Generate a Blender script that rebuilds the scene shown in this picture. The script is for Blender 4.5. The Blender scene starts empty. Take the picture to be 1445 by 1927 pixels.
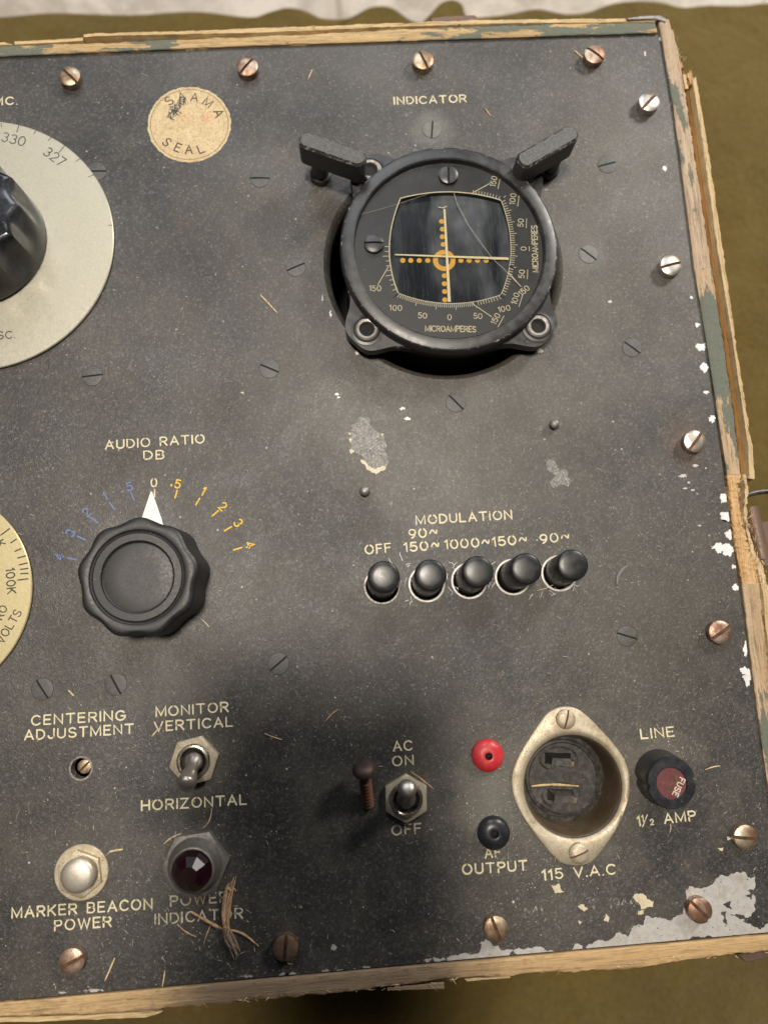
import bpy, math, random
from mathutils import Vector, Matrix
import bmesh
random.seed(11)
R = math.radians
SC = bpy.context.scene
COL = SC.collection
MM = 0.001

# ------------------------------------------------------------------ camera
F_PX, PW, PH, DIST = 1350.0, 1445.0, 1927.0, 275.0
X = Vector((29800, -1833, F_PX)).normalized()
Y = Vector((-617, -9363, F_PX)).normalized()
Y = (Y - X * (X.dot(Y) / 2)); X = (X - Y * X.dot(Y)).normalized(); Y = (Y - X * X.dot(Y)).normalized()
Z = X.cross(Y)
# rows: camera right / down / forward expressed in panel axes
RGT, DWN, FWD = Vector((X.x, Y.x, Z.x)), Vector((X.y, Y.y, Z.y)), Vector((X.z, Y.z, Z.z))
CAM = -FWD * DIST
def P(u, v, z=0.0):
    """the point of the plane z (mm above the panel) that was measured at photo position u, v"""
    d = RGT * (u - PW / 2) + DWN * (v - PH / 2) + FWD * F_PX
    p = CAM + d * ((z - CAM.z) / d.z)
    return Vector((p.x, p.y))
cd = bpy.data.cameras.new('camera'); cam = bpy.data.objects.new('camera', cd); COL.objects.link(cam)
U, B = -DWN, -FWD
cam.matrix_world = Matrix(((RGT.x, U.x, B.x, CAM.x * MM), (RGT.y, U.y, B.y, CAM.y * MM), (RGT.z, U.z, B.z, CAM.z * MM), (0, 0, 0, 1)))
cd.sensor_fit = 'VERTICAL'; cd.lens = 26.0; cd.sensor_height = 26.0 * PH / F_PX; cd.sensor_width = cd.sensor_height * .75
cd.clip_start = 0.004; cd.clip_end = 60
cd.dof.use_dof = True; cd.dof.focus_distance = 0.268; cd.dof.aperture_fstop = 6.7
SC.camera = cam

# ------------------------------------------------------------------ light
w = bpy.data.worlds.new('World'); SC.world = w; w.use_nodes = True
wn = w.node_tree; bg = wn.nodes['Background']
tc = wn.nodes.new('ShaderNodeTexCoord'); sx = wn.nodes.new('ShaderNodeSeparateXYZ'); cr = wn.nodes.new('ShaderNodeValToRGB')
wn.links.new(tc.outputs['Generated'], sx.inputs[0]); wn.links.new(sx.outputs['Z'], cr.inputs[0])
cr.color_ramp.elements[0].position = 0.0; cr.color_ramp.elements[0].color = (.24, .24, .26, 1)
cr.color_ramp.elements[1].position = .9; cr.color_ramp.elements[1].color = (.93, .97, 1.0, 1)
wn.links.new(cr.outputs[0], bg.inputs[0]); bg.inputs[1].default_value = 0.035
def lamp(name, kind, loc, energy, color, size=.1, aim=(0, 0, 0), size_y=None):
    d = bpy.data.lights.new(name, kind); o = bpy.data.objects.new(name, d); COL.objects.link(o)
    d.energy = energy; d.color = color; o.location = loc
    if kind == 'AREA':
        d.size = size
        if size_y: d.shape = 'RECTANGLE'; d.size_y = size_y
        o.rotation_euler = (Vector(aim) - Vector(loc)).to_track_quat('-Z', 'Y').to_euler()
    else:
        d.shadow_soft_size = size
    return o
lamp('ceiling_lamp', 'AREA', (-.105, .115, 1.45), 21.5, (1, .90, .77), .15, (-.05, 0, 0), .25)
lamp('side_lamp', 'AREA', (1.05, .98, .84), 18.0, (1, .95, .88), .26)
lamp('far_fill_light', 'AREA', (-.15, 1.3, 1.15), 8.5, (.88, .94, 1), .7)  # unseen cool fill, added to brighten the far end of the panel
vs = SC.view_settings
SC.display_settings.display_device = 'sRGB'
vs.view_transform = 'Standard'; vs.look = 'None'; vs.exposure = 0; vs.gamma = 1; vs.use_curve_mapping = False
SC.cycles.max_bounces = 8; SC.cycles.use_denoising = True

# ------------------------------------------------------------------ materials
def nd(nt, t, props=None, ins=None):
    n = nt.nodes.new('ShaderNode' + t)
    for k, v in (props or {}).items(): setattr(n, k, v)
    for k, v in (ins or {}).items():
        s = n.inputs[k]
        if isinstance(v, bpy.types.NodeSocket): nt.links.new(v, s)
        else: s.default_value = v
    return n
def c4(c): return (c[0], c[1], c[2], 1.0)
class Mat:
    def __init__(s, name, col=(.5, .5, .5), rough=.5, metal=0.0, spec=.5, stretch=None):
        s.m = bpy.data.materials.new(name); s.m.use_nodes = True; s.nt = s.m.node_tree
        s.b = s.nt.nodes['Principled BSDF']
        s.col = c4(col); s.set('Base Color', s.col); s.set('Roughness', rough); s.set('Metallic', metal); s.set('Specular IOR Level', spec)
        t = nd(s.nt, 'TexCoord'); oi = nd(s.nt, 'ObjectInfo')
        mp = nd(s.nt, 'Mapping', None, {'Vector': t.outputs['Object'], 'Scale': (1000, 1000, 1000)})
        s.co = mp.outputs[0]; s.rnd = oi.outputs['Random']
        s.w = s.math('MULTIPLY', s.rnd, 47.0)
        s.st = nd(s.nt, 'Mapping', None, {'Vector': s.co, 'Scale': stretch}).outputs[0] if stretch else s.co
    def set(s, k, v):
        if isinstance(v, bpy.types.NodeSocket): s.nt.links.new(v, s.b.inputs[k])
        else: s.b.inputs[k].default_value = v
        return s
    def math(s, op, a, b=0.0, clamp=False):
        n = nd(s.nt, 'Math', {'operation': op, 'use_clamp': clamp}, {0: a, 1: b}); return n.outputs[0]
    def noise(s, scale, detail=4, rough=.6, co=None, dist=0.0):
        n = nd(s.nt, 'TexNoise', {'noise_dimensions': '4D'}, {'Vector': co or s.co, 'W': s.w, 'Scale': scale, 'Detail': detail, 'Roughness': rough, 'Distortion': dist})
        return n.outputs[0]
    def step(s, v, lo, hi, a=0.0, b=1.0):
        n = nd(s.nt, 'MapRange', {'clamp': True}, {0: v, 1: lo, 2: hi, 3: a, 4: b}); return n.outputs[0]
    def mix(s, f, a, b):
        n = nd(s.nt, 'Mix', {'data_type': 'RGBA'}, {0: f})
        for k, v in ((6, a), (7, b)):
            if isinstance(v, bpy.types.NodeSocket): s.nt.links.new(v, n.inputs[k])
            else: n.inputs[k].default_value = c4(v)
        return n.outputs[2]
    def cells(s, scale, keep, rmax, co=None):
        """small round specks: only a share KEEP of the cells carries one"""
        v = nd(s.nt, 'TexVoronoi', None, {'Vector': co or s.co, 'Scale': scale})
        sp = nd(s.nt, 'SeparateColor', None, {0: v.outputs['Color']})
        r = s.math('MULTIPLY', s.math('MULTIPLY', sp.outputs[1], sp.outputs[1]), rmax)
        d = s.math('SUBTRACT', r, v.outputs['Distance'])
        return s.math('MULTIPLY', s.step(d, 0, .06), s.math('LESS_THAN', sp.outputs[0], keep))
    def blob(s, x, y, rx, ry, amp=.35):
        """soft stain round a place on the panel (mm), ragged by noise"""
        p = nd(s.nt, 'Mapping', {'vector_type': 'TEXTURE'}, {'Vector': s.co, 'Location': (x, y, 0), 'Scale': (rx, ry, 1000)})
        l = nd(s.nt, 'VectorMath', {'operation': 'LENGTH'}, {0: p.outputs[0]}).outputs['Value']
        return s.step(s.math('ADD', l, s.math('MULTIPLY', s.math('SUBTRACT', s.noise(.12, 5), .5), amp * 4)), 1.15, .35)
    def bump(s, h, strength=.3, dist=.2):
        n = nd(s.nt, 'Bump', None, {'Strength': strength, 'Distance': dist * MM, 'Height': h})
        s.set('Normal', n.outputs[0]); return s

M = {}
# black wrinkle-painted panel with brown dust, grit and pale specks
m = Mat('panel_paint', rough=.5, spec=1.0)
big = m.noise(.016, 5, .6); mid = m.noise(.07, 5, .65); fine = m.noise(.9, 5, .72); grit = m.noise(2.6, 2, .5)
c = m.mix(m.step(big, .36, .66), (.014, .014, .0155), (.042, .037, .032))
c = m.mix(m.math('MULTIPLY', m.step(mid, .46, .74), .55), c, (.084, .071, .055))
for (u, v, rx, ry, k, cc) in ((880, 700, 80, 60, .50, (.088, .075, .058)), (1150, 420, 48, 70, .50, (.086, .074, .058)), (1000, 1480, 42, 34, .55, (.098, .087, .070)),
                              (1190, 1150, 48, 46, .45, (.085, .072, .057)), (330, 1290, 18, 12, .45, (.10, .094, .088)), (560, 360, 46, 30, .40, (.080, .069, .055)),
                              (210, 1640, 36, 30, .38, (.085, .078, .070)), (600, 130, 70, 22, .35, (.085, .077, .066)), (500, 1200, 40, 10, .30, (.08, .075, .07)),
                              (815, 243, 9, 9, .75, (.135, .135, .12)), (1107, 478, 8, 8, .6, (.12, .12, .105)), (905, 1500, 11, 20, .6, (.15, .135, .11)), (366, 1440, 15, 15, .3, (.12, .11, .10)), (764, 1510, 13, 13, .3, (.12, .11, .095)), (1240, 1420, 17, 11, .5, (.14, .12, .095)), (1150, 1490, 14, 30, .35, (.12, .105, .085)), (368, 1640, 17, 17, .3, (.12, .11, .10)), (1290, 830, 9, 15, .5, (.10, .055, .03))):
    q = P(u, v); c = m.mix(m.math('MULTIPLY', m.blob(q.x, q.y, rx, ry), k), c, cc)
c = m.mix(m.math('MULTIPLY', m.step(fine, .52, .74), .65), c, (.19, .178, .158))
c = m.mix(m.math('MULTIPLY', m.step(grit, .33, .46, 1, 0), .6), c, (.011, .011, .012))
sp1 = m.cells(.36, .40, .19); sp2 = m.cells(.85, .34, .26); sp3 = m.cells(.14, .30, .085)
clump = m.step(m.noise(.05, 5, .72), .46, .64)
c = m.mix(m.math('MULTIPLY', sp2, m.math('MULTIPLY', clump, .8)), c, (.45, .42, .36))
c = m.mix(m.math('MULTIPLY', sp1, m.math('ADD', m.math('MULTIPLY', clump, .65), .2)), c, (.55, .52, .45)); c = m.mix(m.math('MULTIPLY', sp3, .9), c, (.68, .65, .58))
sp4 = m.cells(1.7, .22, .34)
c = m.mix(m.math('MULTIPLY', sp4, m.step(m.noise(.04, 4, .65), .44, .62, .10, .9)), c, (.46, .44, .40))
hair = m.step(m.noise(.9, 2, .5, nd(m.nt, 'Mapping', None, {'Vector': nd(m.nt, 'Mapping', None, {'Vector': m.co, 'Rotation': (0, 0, R(-52))}).outputs[0], 'Scale': (.35, 2.2, 1)}).outputs[0]), .60, .74)
c = m.mix(m.math('MULTIPLY', hair, .30), c, (.15, .145, .135))
m.set('Base Color', c)
pat = m.noise(.022, 5, .62, None, .4)
m.set('Specular IOR Level', m.math('MULTIPLY', m.step(pat, .34, .66, .56, .92), m.step(fine, .3, .7, .8, 1.1)))
m.set('Roughness', m.step(mid, .3, .7, .42, .58))
m.bump(m.math('ADD', m.math('ADD', m.math('MULTIPLY', m.noise(1.5, 3, .6), .9), m.math('MULTIPLY', m.noise(2.8, 2, .6), .7)), m.math('MULTIPLY', m.noise(.4, 4, .6), .55)), .8, .17)
M['panel'] = m.m

def lettering(name, col, wear=.0, under=(.10, .095, .088)):
    m = Mat(name, col, .55, 0, .3)
    n = m.noise(.55, 5, .7); n2 = m.noise(2.2, 3, .6)
    c = m.mix(m.step(n2, .3, .7), col, tuple(x * .78 for x in col))
    m.set('Base Color', m.mix(m.step(n, .62 - wear, .70 - wear), c, under))
    return m.m
M['cream'] = lettering('cream_lettering', (.72, .645, .43), .035)
M['worn'] = lettering('worn_lettering', (.58, .52, .40), .06)
M['ghost'] = lettering('ghost_lettering', (.36, .33, .28), .2)
M['blue'] = lettering('blue_lettering', (.155, .205, .41), .03)
M['yellow'] = lettering('yellow_lettering', (.80, .50, .035), .0)
M['engraved'] = Mat('engraved_black', (.035, .033, .03), .6).m
M['facemark'] = lettering('pale_dial_marking', (.74, .66, .45), -.05, (.02, .02, .02))

def metal(name, a, b, rough=.32, mt=1.0, thr=(.42, .62), sc_=.28, spots=None, bump=.15):
    m = Mat(name, a, rough, mt)
    n = m.noise(sc_, 5, .65); f = m.noise(2.4, 4, .7)
    k = m.step(n, *thr)
    c = m.mix(k, a, b)
    c = m.mix(m.math('MULTIPLY', m.step(f, .5, .8), .5), c, tuple(x * .45 for x in b))
    if spots:
        q = m.cells(.8, .5, .30); c = m.mix(m.math('MULTIPLY', q, .8), c, spots); c = m.mix(m.math('MULTIPLY', m.cells(1.9, .6, .42), .8), c, spots); c = m.mix(m.math('MULTIPLY', m.step(m.noise(.45, 5, .75), .54, .66), .5), c, tuple(x * 1.5 for x in spots))
        c = m.mix(m.math('MULTIPLY', m.step(m.noise(.12, 6, .75), .56, .70), .75), c, spots)
    m.set('Base Color', c)
    m.set('Roughness', m.step(f, .3, .75, rough * .8, min(1, rough * 1.6)))
    m.set('Metallic', m.step(k, 0, 1, mt, mt * .75))
    m.bump(f, bump, .12)
    return m.m
M['steel'] = metal('tarnished_steel', (.56, .54, .50), (.30, .21, .14), .36, 1.0, (.46, .62), .2)
M['brass'] = metal('tarnished_brass', (.56, .48, .36), (.28, .17, .10), .40, 1.0, (.40, .58), .24, None, .35)
M['copper'] = metal('coppery_rust', (.52, .42, .34), (.25, .135, .085), .42, .95, (.40, .58), .22)
M['rustdark'] = metal('brown_oxide', (.22, .15, .11), (.12, .06, .035), .5, .7)
M['rust'] = metal('dry_rust', (.13, .06, .04), (.22, .085, .05), .85, .15, (.4, .6), .5, None, .5)
M['nickel'] = metal('old_nickel', (.58, .52, .40), (.45, .38, .27), .50, .65, (.4, .6), .3, (.24, .14, .06), .3)
M['satin'] = metal('satin_nickel', (.66, .62, .55), (.48, .42, .34), .40, .85)
M['chrome'] = metal('worn_chrome', (.58, .55, .50), (.40, .36, .31), .22, 1.0)
M['steel_lever'] = metal('worn_lever_steel', (.52, .49, .45), (.34, .29, .25), .33, .95, (.42, .62), .35)
M['gunmetal'] = metal('grey_gunmetal', (.30, .29, .27), (.18, .165, .15), .46, .85, (.42, .62), .5)
M['slot'] = painted_slot = metal('rusty_slot', (.15, .075, .04), (.07, .035, .02), .8, .2, (.4, .6), .6)
def painted(name, a, dustc, rough=.5, spec=.4, k=.5, sc_=.5, bump=.12):
    m = Mat(name, a, rough, 0, spec)
    n = m.noise(sc_, 5, .7); f = m.noise(1.8, 4, .7)
    c = m.mix(m.math('MULTIPLY', m.step(n, .44, .74), k), a, dustc)
    c = m.mix(m.math('MULTIPLY', m.cells(.9, .22, .22), .55), c, tuple(min(.6, x * 3.5 + .1) for x in dustc))
    m.set('Base Color', c); m.set('Roughness', m.step(n, .3, .7, rough * .85, min(1, rough * 1.3)))
    m.bump(f, bump, .12)
    return m.m
M['flatscrew'] = painted('dull_grey_screw_paint', (.034, .0335, .033), (.13, .124, .112), .52, .85, .75, .8, .4)
M['flatscrew_chalk'] = painted('chalky_grey_screw_paint', (.11, .112, .105), (.24, .24, .22), .6, .8, .7)
M['bakelite'] = painted('black_bakelite', (.0125, .0125, .0145), (.045, .044, .045), .46, .6, .35, 1.2, .03)
M['bakelite_smudge_sheen'] = painted('smudged_sheen_bakelite', (.014, .015, .019), (.09, .10, .12), .16, .55, .6, .09, .02)  # bluish blotches: smudges plus a sheen painted into the colour
M['bakelite_button'] = painted('worn_black_button_plastic', (.013, .014, .016), (.07, .068, .062), .32, .55, .25, .35, .03)
M['instrument'] = painted('black_instrument_enamel', (.018, .018, .021), (.07, .068, .067), .36, .62, .55, .3)
M['cast'] = painted('rough_black_casting', (.018, .018, .0185), (.15, .145, .138), .48, .9, .75, 1.2, 1.0)
M['castworn'] = metal('worn_casting_edge', (.03, .03, .031), (.30, .29, .27), .45, .2, (.50, .66), .6)
M['dark'] = Mat('dark_interior', (.006, .006, .006), .8).m
M['grimehole'] = painted('grimy_dark_metal', (.02, .016, .012), (.06, .045, .03), .6)
M['face'] = painted('black_dial_face', (.016, .0165, .018), (.055, .055, .055), .45, .7, .5, .2, .05)
M['bezelworn'] = metal('paint_worn_edge', (.022, .022, .024), (.42, .40, .37), .38, .25, (.55, .66), .45)
m = Mat('clouded_window', (.012, .014, .017), .22, 0, .5, (1.0, .30, 1))
n = m.noise(.085, 4, .5, m.st); n2 = m.noise(.05, 3); f = m.noise(.7, 4, .7, m.st)
hz = m.noise(1.6, 3, .6, nd(m.nt, 'Mapping', None, {'Vector': m.co, 'Scale': (1.6, .05, 1)}).outputs[0])
k = m.math('MULTIPLY', m.step(n, .42, .74), m.step(n2, .34, .60))
c = m.mix(k, (.013, .016, .021), (.20, .22, .24)); c = m.mix(m.math('MULTIPLY', m.step(hz, .55, .75), .16), c, (.30, .32, .33)); c = m.mix(m.math('MULTIPLY', m.step(f, .56, .75), .15), c, (.25, .26, .27)); c = m.mix(m.math('MULTIPLY', m.cells(.9, .12, .2), .5), c, (.3, .3, .3))
m.set('Base Color', c); m.set('Roughness', m.step(n, .3, .7, .18, .5)); M['window'] = m.m
M['orange'] = lettering('amber_marking', (.80, .45, .06), -.1, (.2, .12, .03))
M['needle'] = lettering('pale_needle_enamel', (.86, .74, .46), -.1, (.4, .3, .15))
m = Mat('clear_glass'); nt = m.nt
tr = nd(nt, 'BsdfTransparent', None, {0: (.93, .94, .95, 1)}); gl = nd(nt, 'BsdfGlossy', None, {0: (1, 1, 1, 1), 'Roughness': .12})
fr = nd(nt, 'Fresnel', None, {0: 1.35}); mx = nd(nt, 'MixShader', None, {0: fr.outputs[0], 1: tr.outputs[0], 2: gl.outputs[0]})
nt.links.new(mx.outputs[0], nt.nodes['Material Output'].inputs[0]); M['glass'] = m.m
M['crack'] = Mat('glass_crack', (.30, .26, .20), .5).m
M['red'] = painted('red_plastic', (.54, .025, .035), (.50, .12, .11), .36, .5, .6, .5, .05)
M['blackplastic'] = painted('black_plastic', (.014, .015, .019), (.05, .05, .052), .33, .5, .5, .3, .04)
m = Mat('dark_red_jewel', (.065, .003, .016), .34, 0, .25); m.set('Transmission Weight', .85); m.set('IOR', 1.5); M['jewel'] = m.m; M['seat'] = painted('dark_red_seat', (.03, .003, .007), (.07, .015, .02), .5, .4, .6, .9)
M['maroon'] = painted('maroon_plastic', (.105, .030, .032), (.17, .075, .068), .5, .4, .5, .4)
M['fuseletter'] = lettering('fuse_lettering', (.62, .50, .40), 0, (.15, .05, .05))
M['insulator'] = painted('dusty_black_insulator', (.026, .025, .023), (.12, .112, .098), .5, .5, .9, .45)
M['contact'] = metal('dull_contact_metal', (.16, .13, .11), (.26, .17, .12), .4, .7)
m = Mat('aluminium_disc', (.42, .42, .38), .42, .55)
n = m.noise(1.6, 4, .7); q = m.cells(.5, .35, .14); st = m.noise(.05, 4)
c = m.mix(m.step(n, .35, .7), (.43, .41, .335), (.52, .495, .405)); c = m.mix(m.math('MULTIPLY', q, .7), c, (.80, .77, .66))
c = m.mix(m.math('MULTIPLY', m.cells(.21, .25, .09), .8), c, (.12, .10, .08)); c = m.mix(m.math('MULTIPLY', m.step(st, .5, .7), .3), c, (.43, .41, .35))
m.set('Base Color', c); m.set('Roughness', m.step(n, .3, .7, .38, .55)); m.bump(n, .2, .08); M['aludisc'] = m.m
m = Mat('yellowed_disc', (.52, .44, .25), .42, .4)
n = m.noise(1.4, 4, .7); c = m.mix(m.step(n, .35, .7), (.46, .39, .22), (.58, .50, .29)); c = m.mix(m.math('MULTIPLY', m.cells(.4, .3, .15), .7), c, (.2, .16, .09))
m.set('Base Color', c); m.bump(n, .2, .08); M['brassdisc'] = m.m
m = Mat('pointer_white_metal', (.70, .68, .62), .5, .2); c = m.mix(m.math('MULTIPLY', m.cells(.9, .4, .3), .8), (.68, .66, .60), (.25, .22, .18)); m.set('Base Color', c); M['pointer'] = m.m
m = Mat('aged_paper', (.66, .53, .33), .75, 0, .25)
n = m.noise(1.7, 5, .75); n2 = m.noise(.22, 4, .6)
c = m.mix(m.step(n2, .35, .7), (.62, .50, .31), (.52, .405, .24)); c = m.mix(m.math('MULTIPLY', m.step(n, .50, .60), .65), c, (.24, .165, .095))
c = m.mix(m.math('MULTIPLY', m.cells(.95, .5, .32), .75), c, (.20, .13, .08))
for (dx, dy, rx, ry, cc, k) in ((-1.2, 3.2, 4.0, 2.4, (.55, .17, .10), .55), (7.5, 2.6, 3.6, 2.6, (.52, .12, .09), .6)):
    c = m.mix(m.math('MULTIPLY', m.math('MULTIPLY', m.blob(dx, dy, rx, ry, .9), m.step(m.noise(1.1, 4, .7), .42, .62)), k), c, cc)
m.set('Base Color', c); M['paper'] = m.m
M['stampink'] = lettering('sticker_ink', (.075, .05, .03), .0, (.5, .4, .25))
m = Mat('smeared_ink'); n = m.noise(1.2, 4, .7)
m.set('Base Color', m.mix(m.step(n, .5, .6), (.018, .018, .02), (.5, .4, .26))); M['ink'] = m.m
def bare(name, a, b, metal_=.35):
    m = Mat(name, a, .45, metal_)
    n = m.noise(.5, 5, .7); f = m.noise(2.2, 4, .75)
    c = m.mix(m.step(n, .35, .68), a, b); c = m.mix(m.math('MULTIPLY', m.step(f, .56, .7), .55), c, tuple(x * .35 for x in b))
    c = m.mix(m.math('MULTIPLY', m.step(m.noise(.13, 5, .7), .50, .66), .55), c, tuple(x * q for x, q in zip(b, (.72, .64, .52))))
    c = m.mix(m.math('MULTIPLY', m.cells(.8, .4, .28), .85), c, (.05, .045, .04)); c = m.mix(m.math('MULTIPLY', m.cells(2.2, .4, .36), .7), c, (.16, .14, .12))
    m.set('Base Color', c); m.bump(f, .5, .12); return m.m
M['nickel_dirty'] = metal('grimy_nickel_bowl', (.19, .145, .09), (.11, .07, .038), .45, .55, (.36, .6), .16, (.13, .07, .03))
M['bare'] = bare('bare_aluminium', (.56, .545, .52), (.44, .42, .40))
M['chalk'] = bare('white_corrosion', (.80, .80, .80), (.68, .68, .68), .1)
M['undercoat'] = bare('cream_undercoat', (.62, .55, .40), (.52, .45, .31), 0)
m = Mat('scraped_paint', (.10, .10, .095), .55, .2)
n = m.noise(1.1, 5, .75); c = m.mix(m.step(n, .42, .6), (.11, .105, .098), (.26, .25, .235)); c = m.mix(m.math('MULTIPLY', m.cells(1.3, .55, .36), .9), c, (.58, .56, .52)); m.set('Base Color', c); m.bump(n, .4, .12); M['scrape'] = m.m

def wood(name, axis, a, b, paint=None, thr=(.5, .56), rough=.75, dark=(.13, .075, .035), stain=.4):
    st = {'x': (.045, 1, 1), 'y': (1, .045, 1), 'n': (.4, .4, .4)}[axis]
    m = Mat(name, a, rough, 0, .25, st)
    g = m.noise(1.3, 5, .65, m.st); g3 = m.noise(3.6, 3, .6, m.st); g2 = m.noise(.28, 4, .6, m.st); f = m.noise(1.5, 4, .7)
    c = m.mix(m.step(g2, .35, .65), a, b)
    c = m.mix(m.math('MULTIPLY', m.step(g, .50, .64), .65), c, tuple(x * .42 for x in b)); c = m.mix(m.math('MULTIPLY', m.step(g3, .54, .66), .6), c, tuple(x * .33 for x in b)); c = m.mix(m.math('MULTIPLY', m.step(g3, .40, .30), .45), c, tuple(min(.85, x * 1.35) for x in a))
    c = m.mix(m.math('MULTIPLY', m.step(m.noise(.09, 5, .7), .58, .75), stain), c, dark)
    if name == 'bare_plywood_edge':
        xx = nd(m.nt, 'SeparateXYZ', None, {0: m.co}).outputs[0]; xx = m.math('ADD', xx, m.math('MULTIPLY', m.math('SUBTRACT', m.noise(.05, 4), .5), 60.0))
        c = m.mix(m.math('MULTIPLY', m.math('MULTIPLY', m.step(xx, -95, -70), m.step(xx, 30, 5)), .62), c, (.155, .115, .095)); c = m.mix(m.math('MULTIPLY', m.step(xx, 30, 60), .22), c, (.56, .36, .17))
        c = m.mix(m.math('MULTIPLY', m.step(m.noise(.6, 5, .75, m.st), .60, .68), .7), c, (.12, .07, .035))
    h = g
    if paint:
        st2 = {'x': (.25, 1, 1), 'y': (1, .25, 1), 'n': (1, 1, 1)}[axis]
        co2 = nd(m.nt, 'Mapping', None, {'Vector': m.co, 'Scale': st2}).outputs[0]
        pm = m.step(m.math('ADD', m.noise(.16, 5, .68, co2), m.math('MULTIPLY', m.noise(.02, 2, .5), .55)), thr[0] + .26, thr[1] + .26)
        pc = m.mix(m.step(f, .3, .7), paint, tuple(x * .7 for x in paint))
        c = m.mix(pm, c, pc); h = m.math('ADD', m.math('MULTIPLY', g, .6), m.math('MULTIPLY', pm, .6))
    m.set('Base Color', c); m.bump(m.math('ADD', h, m.math('MULTIPLY', g3, .5)), .8, .35); return m.m
PAINT = (.155, .168, .135)
M['wood_top'] = wood('painted_plywood_edge', 'x', (.52, .38, .20), (.42, .29, .145), PAINT, (.52, .55))
M['wood_right'] = wood('painted_plywood_side', 'y', (.50, .38, .25), (.40, .28, .17), PAINT, (.52, .55))
M['wood_right_bare'] = wood('greyed_bare_plywood_side', 'y', (.47, .37, .27), (.37, .27, .18), PAINT, (.60, .63))
M['wood_bottom'] = wood('bare_plywood_edge', 'x', (.50, .345, .175), (.37, .25, .13), None, stain=.75, dark=(.12, .075, .06))
M['ply_top'] = wood('pale_veneer_x', 'x', (.60, .46, .26), (.50, .35, .18))
M['ply_right'] = wood('pale_veneer_y', 'y', (.60, .46, .27), (.48, .34, .18))
M['wood_fresh'] = wood('fresh_broken_wood', 'y', (.58, .385, .20), (.44, .25, .10))
M['wood_groove'] = wood('orange_inner_ply', 'y', (.30, .155, .045), (.22, .105, .03))
M['wood_groove_x'] = wood('brown_inner_ply', 'x', (.16, .095, .04), (.10, .06, .025))
M['straw'] = wood('splinter_wood', 'n', (.56, .385, .235), (.40, .25, .14), dark=(.22, .12, .06))
M['straw_pale'] = wood('pale_straw', 'n', (.70, .55, .34), (.56, .41, .22), dark=(.35, .2, .1))
M['dust'] = wood('pale_dust', 'n', (.60, .55, .46), (.48, .42, .33), dark=(.45, .33, .2))
M['bark'] = wood('grey_bark', 'n', (.22, .16, .12), (.15, .10, .075))
M['iron'] = metal('brown_iron', (.15, .115, .105), (.20, .115, .07), .5, .5, (.4, .65), .2, (.20, .08, .04))
M['blackened'] = metal('blackened_iron', (.055, .045, .045), (.10, .055, .04), .5, .6)
M['wire'] = metal('dark_wire', (.10, .095, .085), (.16, .15, .13), .35, .9)
m = Mat('olive_blanket', (.13, .09, .016), .95, 0, .1)
n = m.noise(.02, 4, .6); f = m.noise(.35, 5, .75); f2 = m.noise(1.2, 3, .7)
c = m.mix(m.step(n, .3, .7), (.112, .075, .0145), (.165, .114, .025)); c = m.mix(m.math('MULTIPLY', m.step(f, .5, .75), .5), c, (.20, .150, .045)); c = m.mix(m.math('MULTIPLY', m.step(f, .5, .3), .4), c, (.07, .048, .008))
m.set('Base Color', c); m.set('Sheen Weight', .15); m.bump(m.math('ADD', m.math('ADD', f, f2), m.math('MULTIPLY', m.noise(.03, 4, .55, None, .5), 5.0)), .9, 1.6); M['blanket'] = m.m
m = Mat('stone_floor', (.45, .41, .36), .45, 0, .4)
n = m.noise(.03, 6, .68, None, .6); f = m.noise(.25, 5, .7)
c = m.mix(m.step(n, .42, .60), (.52, .47, .41), (.36, .315, .26)); c = m.mix(m.math('MULTIPLY', m.step(f, .55, .72), .5), c, (.22, .20, .19))
bk = nd(m.nt, 'TexBrick', {'offset': 0.5}, {'Vector': m.co, 'Color1': (1, 1, 1, 1), 'Color2': (.9, .9, .9, 1), 'Mortar': (.78, .74, .68, 1), 'Scale': 1.0, 'Mortar Size': 2.0, 'Brick Width': 300.0, 'Row Height': 300.0})
mm_ = nd(m.nt, 'Mix', {'data_type': 'RGBA', 'blend_type': 'MULTIPLY'}, {0: 1.0, 6: c, 7: bk.outputs[0]})
m.set('Base Color', mm_.outputs[2]); M['stone'] = m.m

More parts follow.
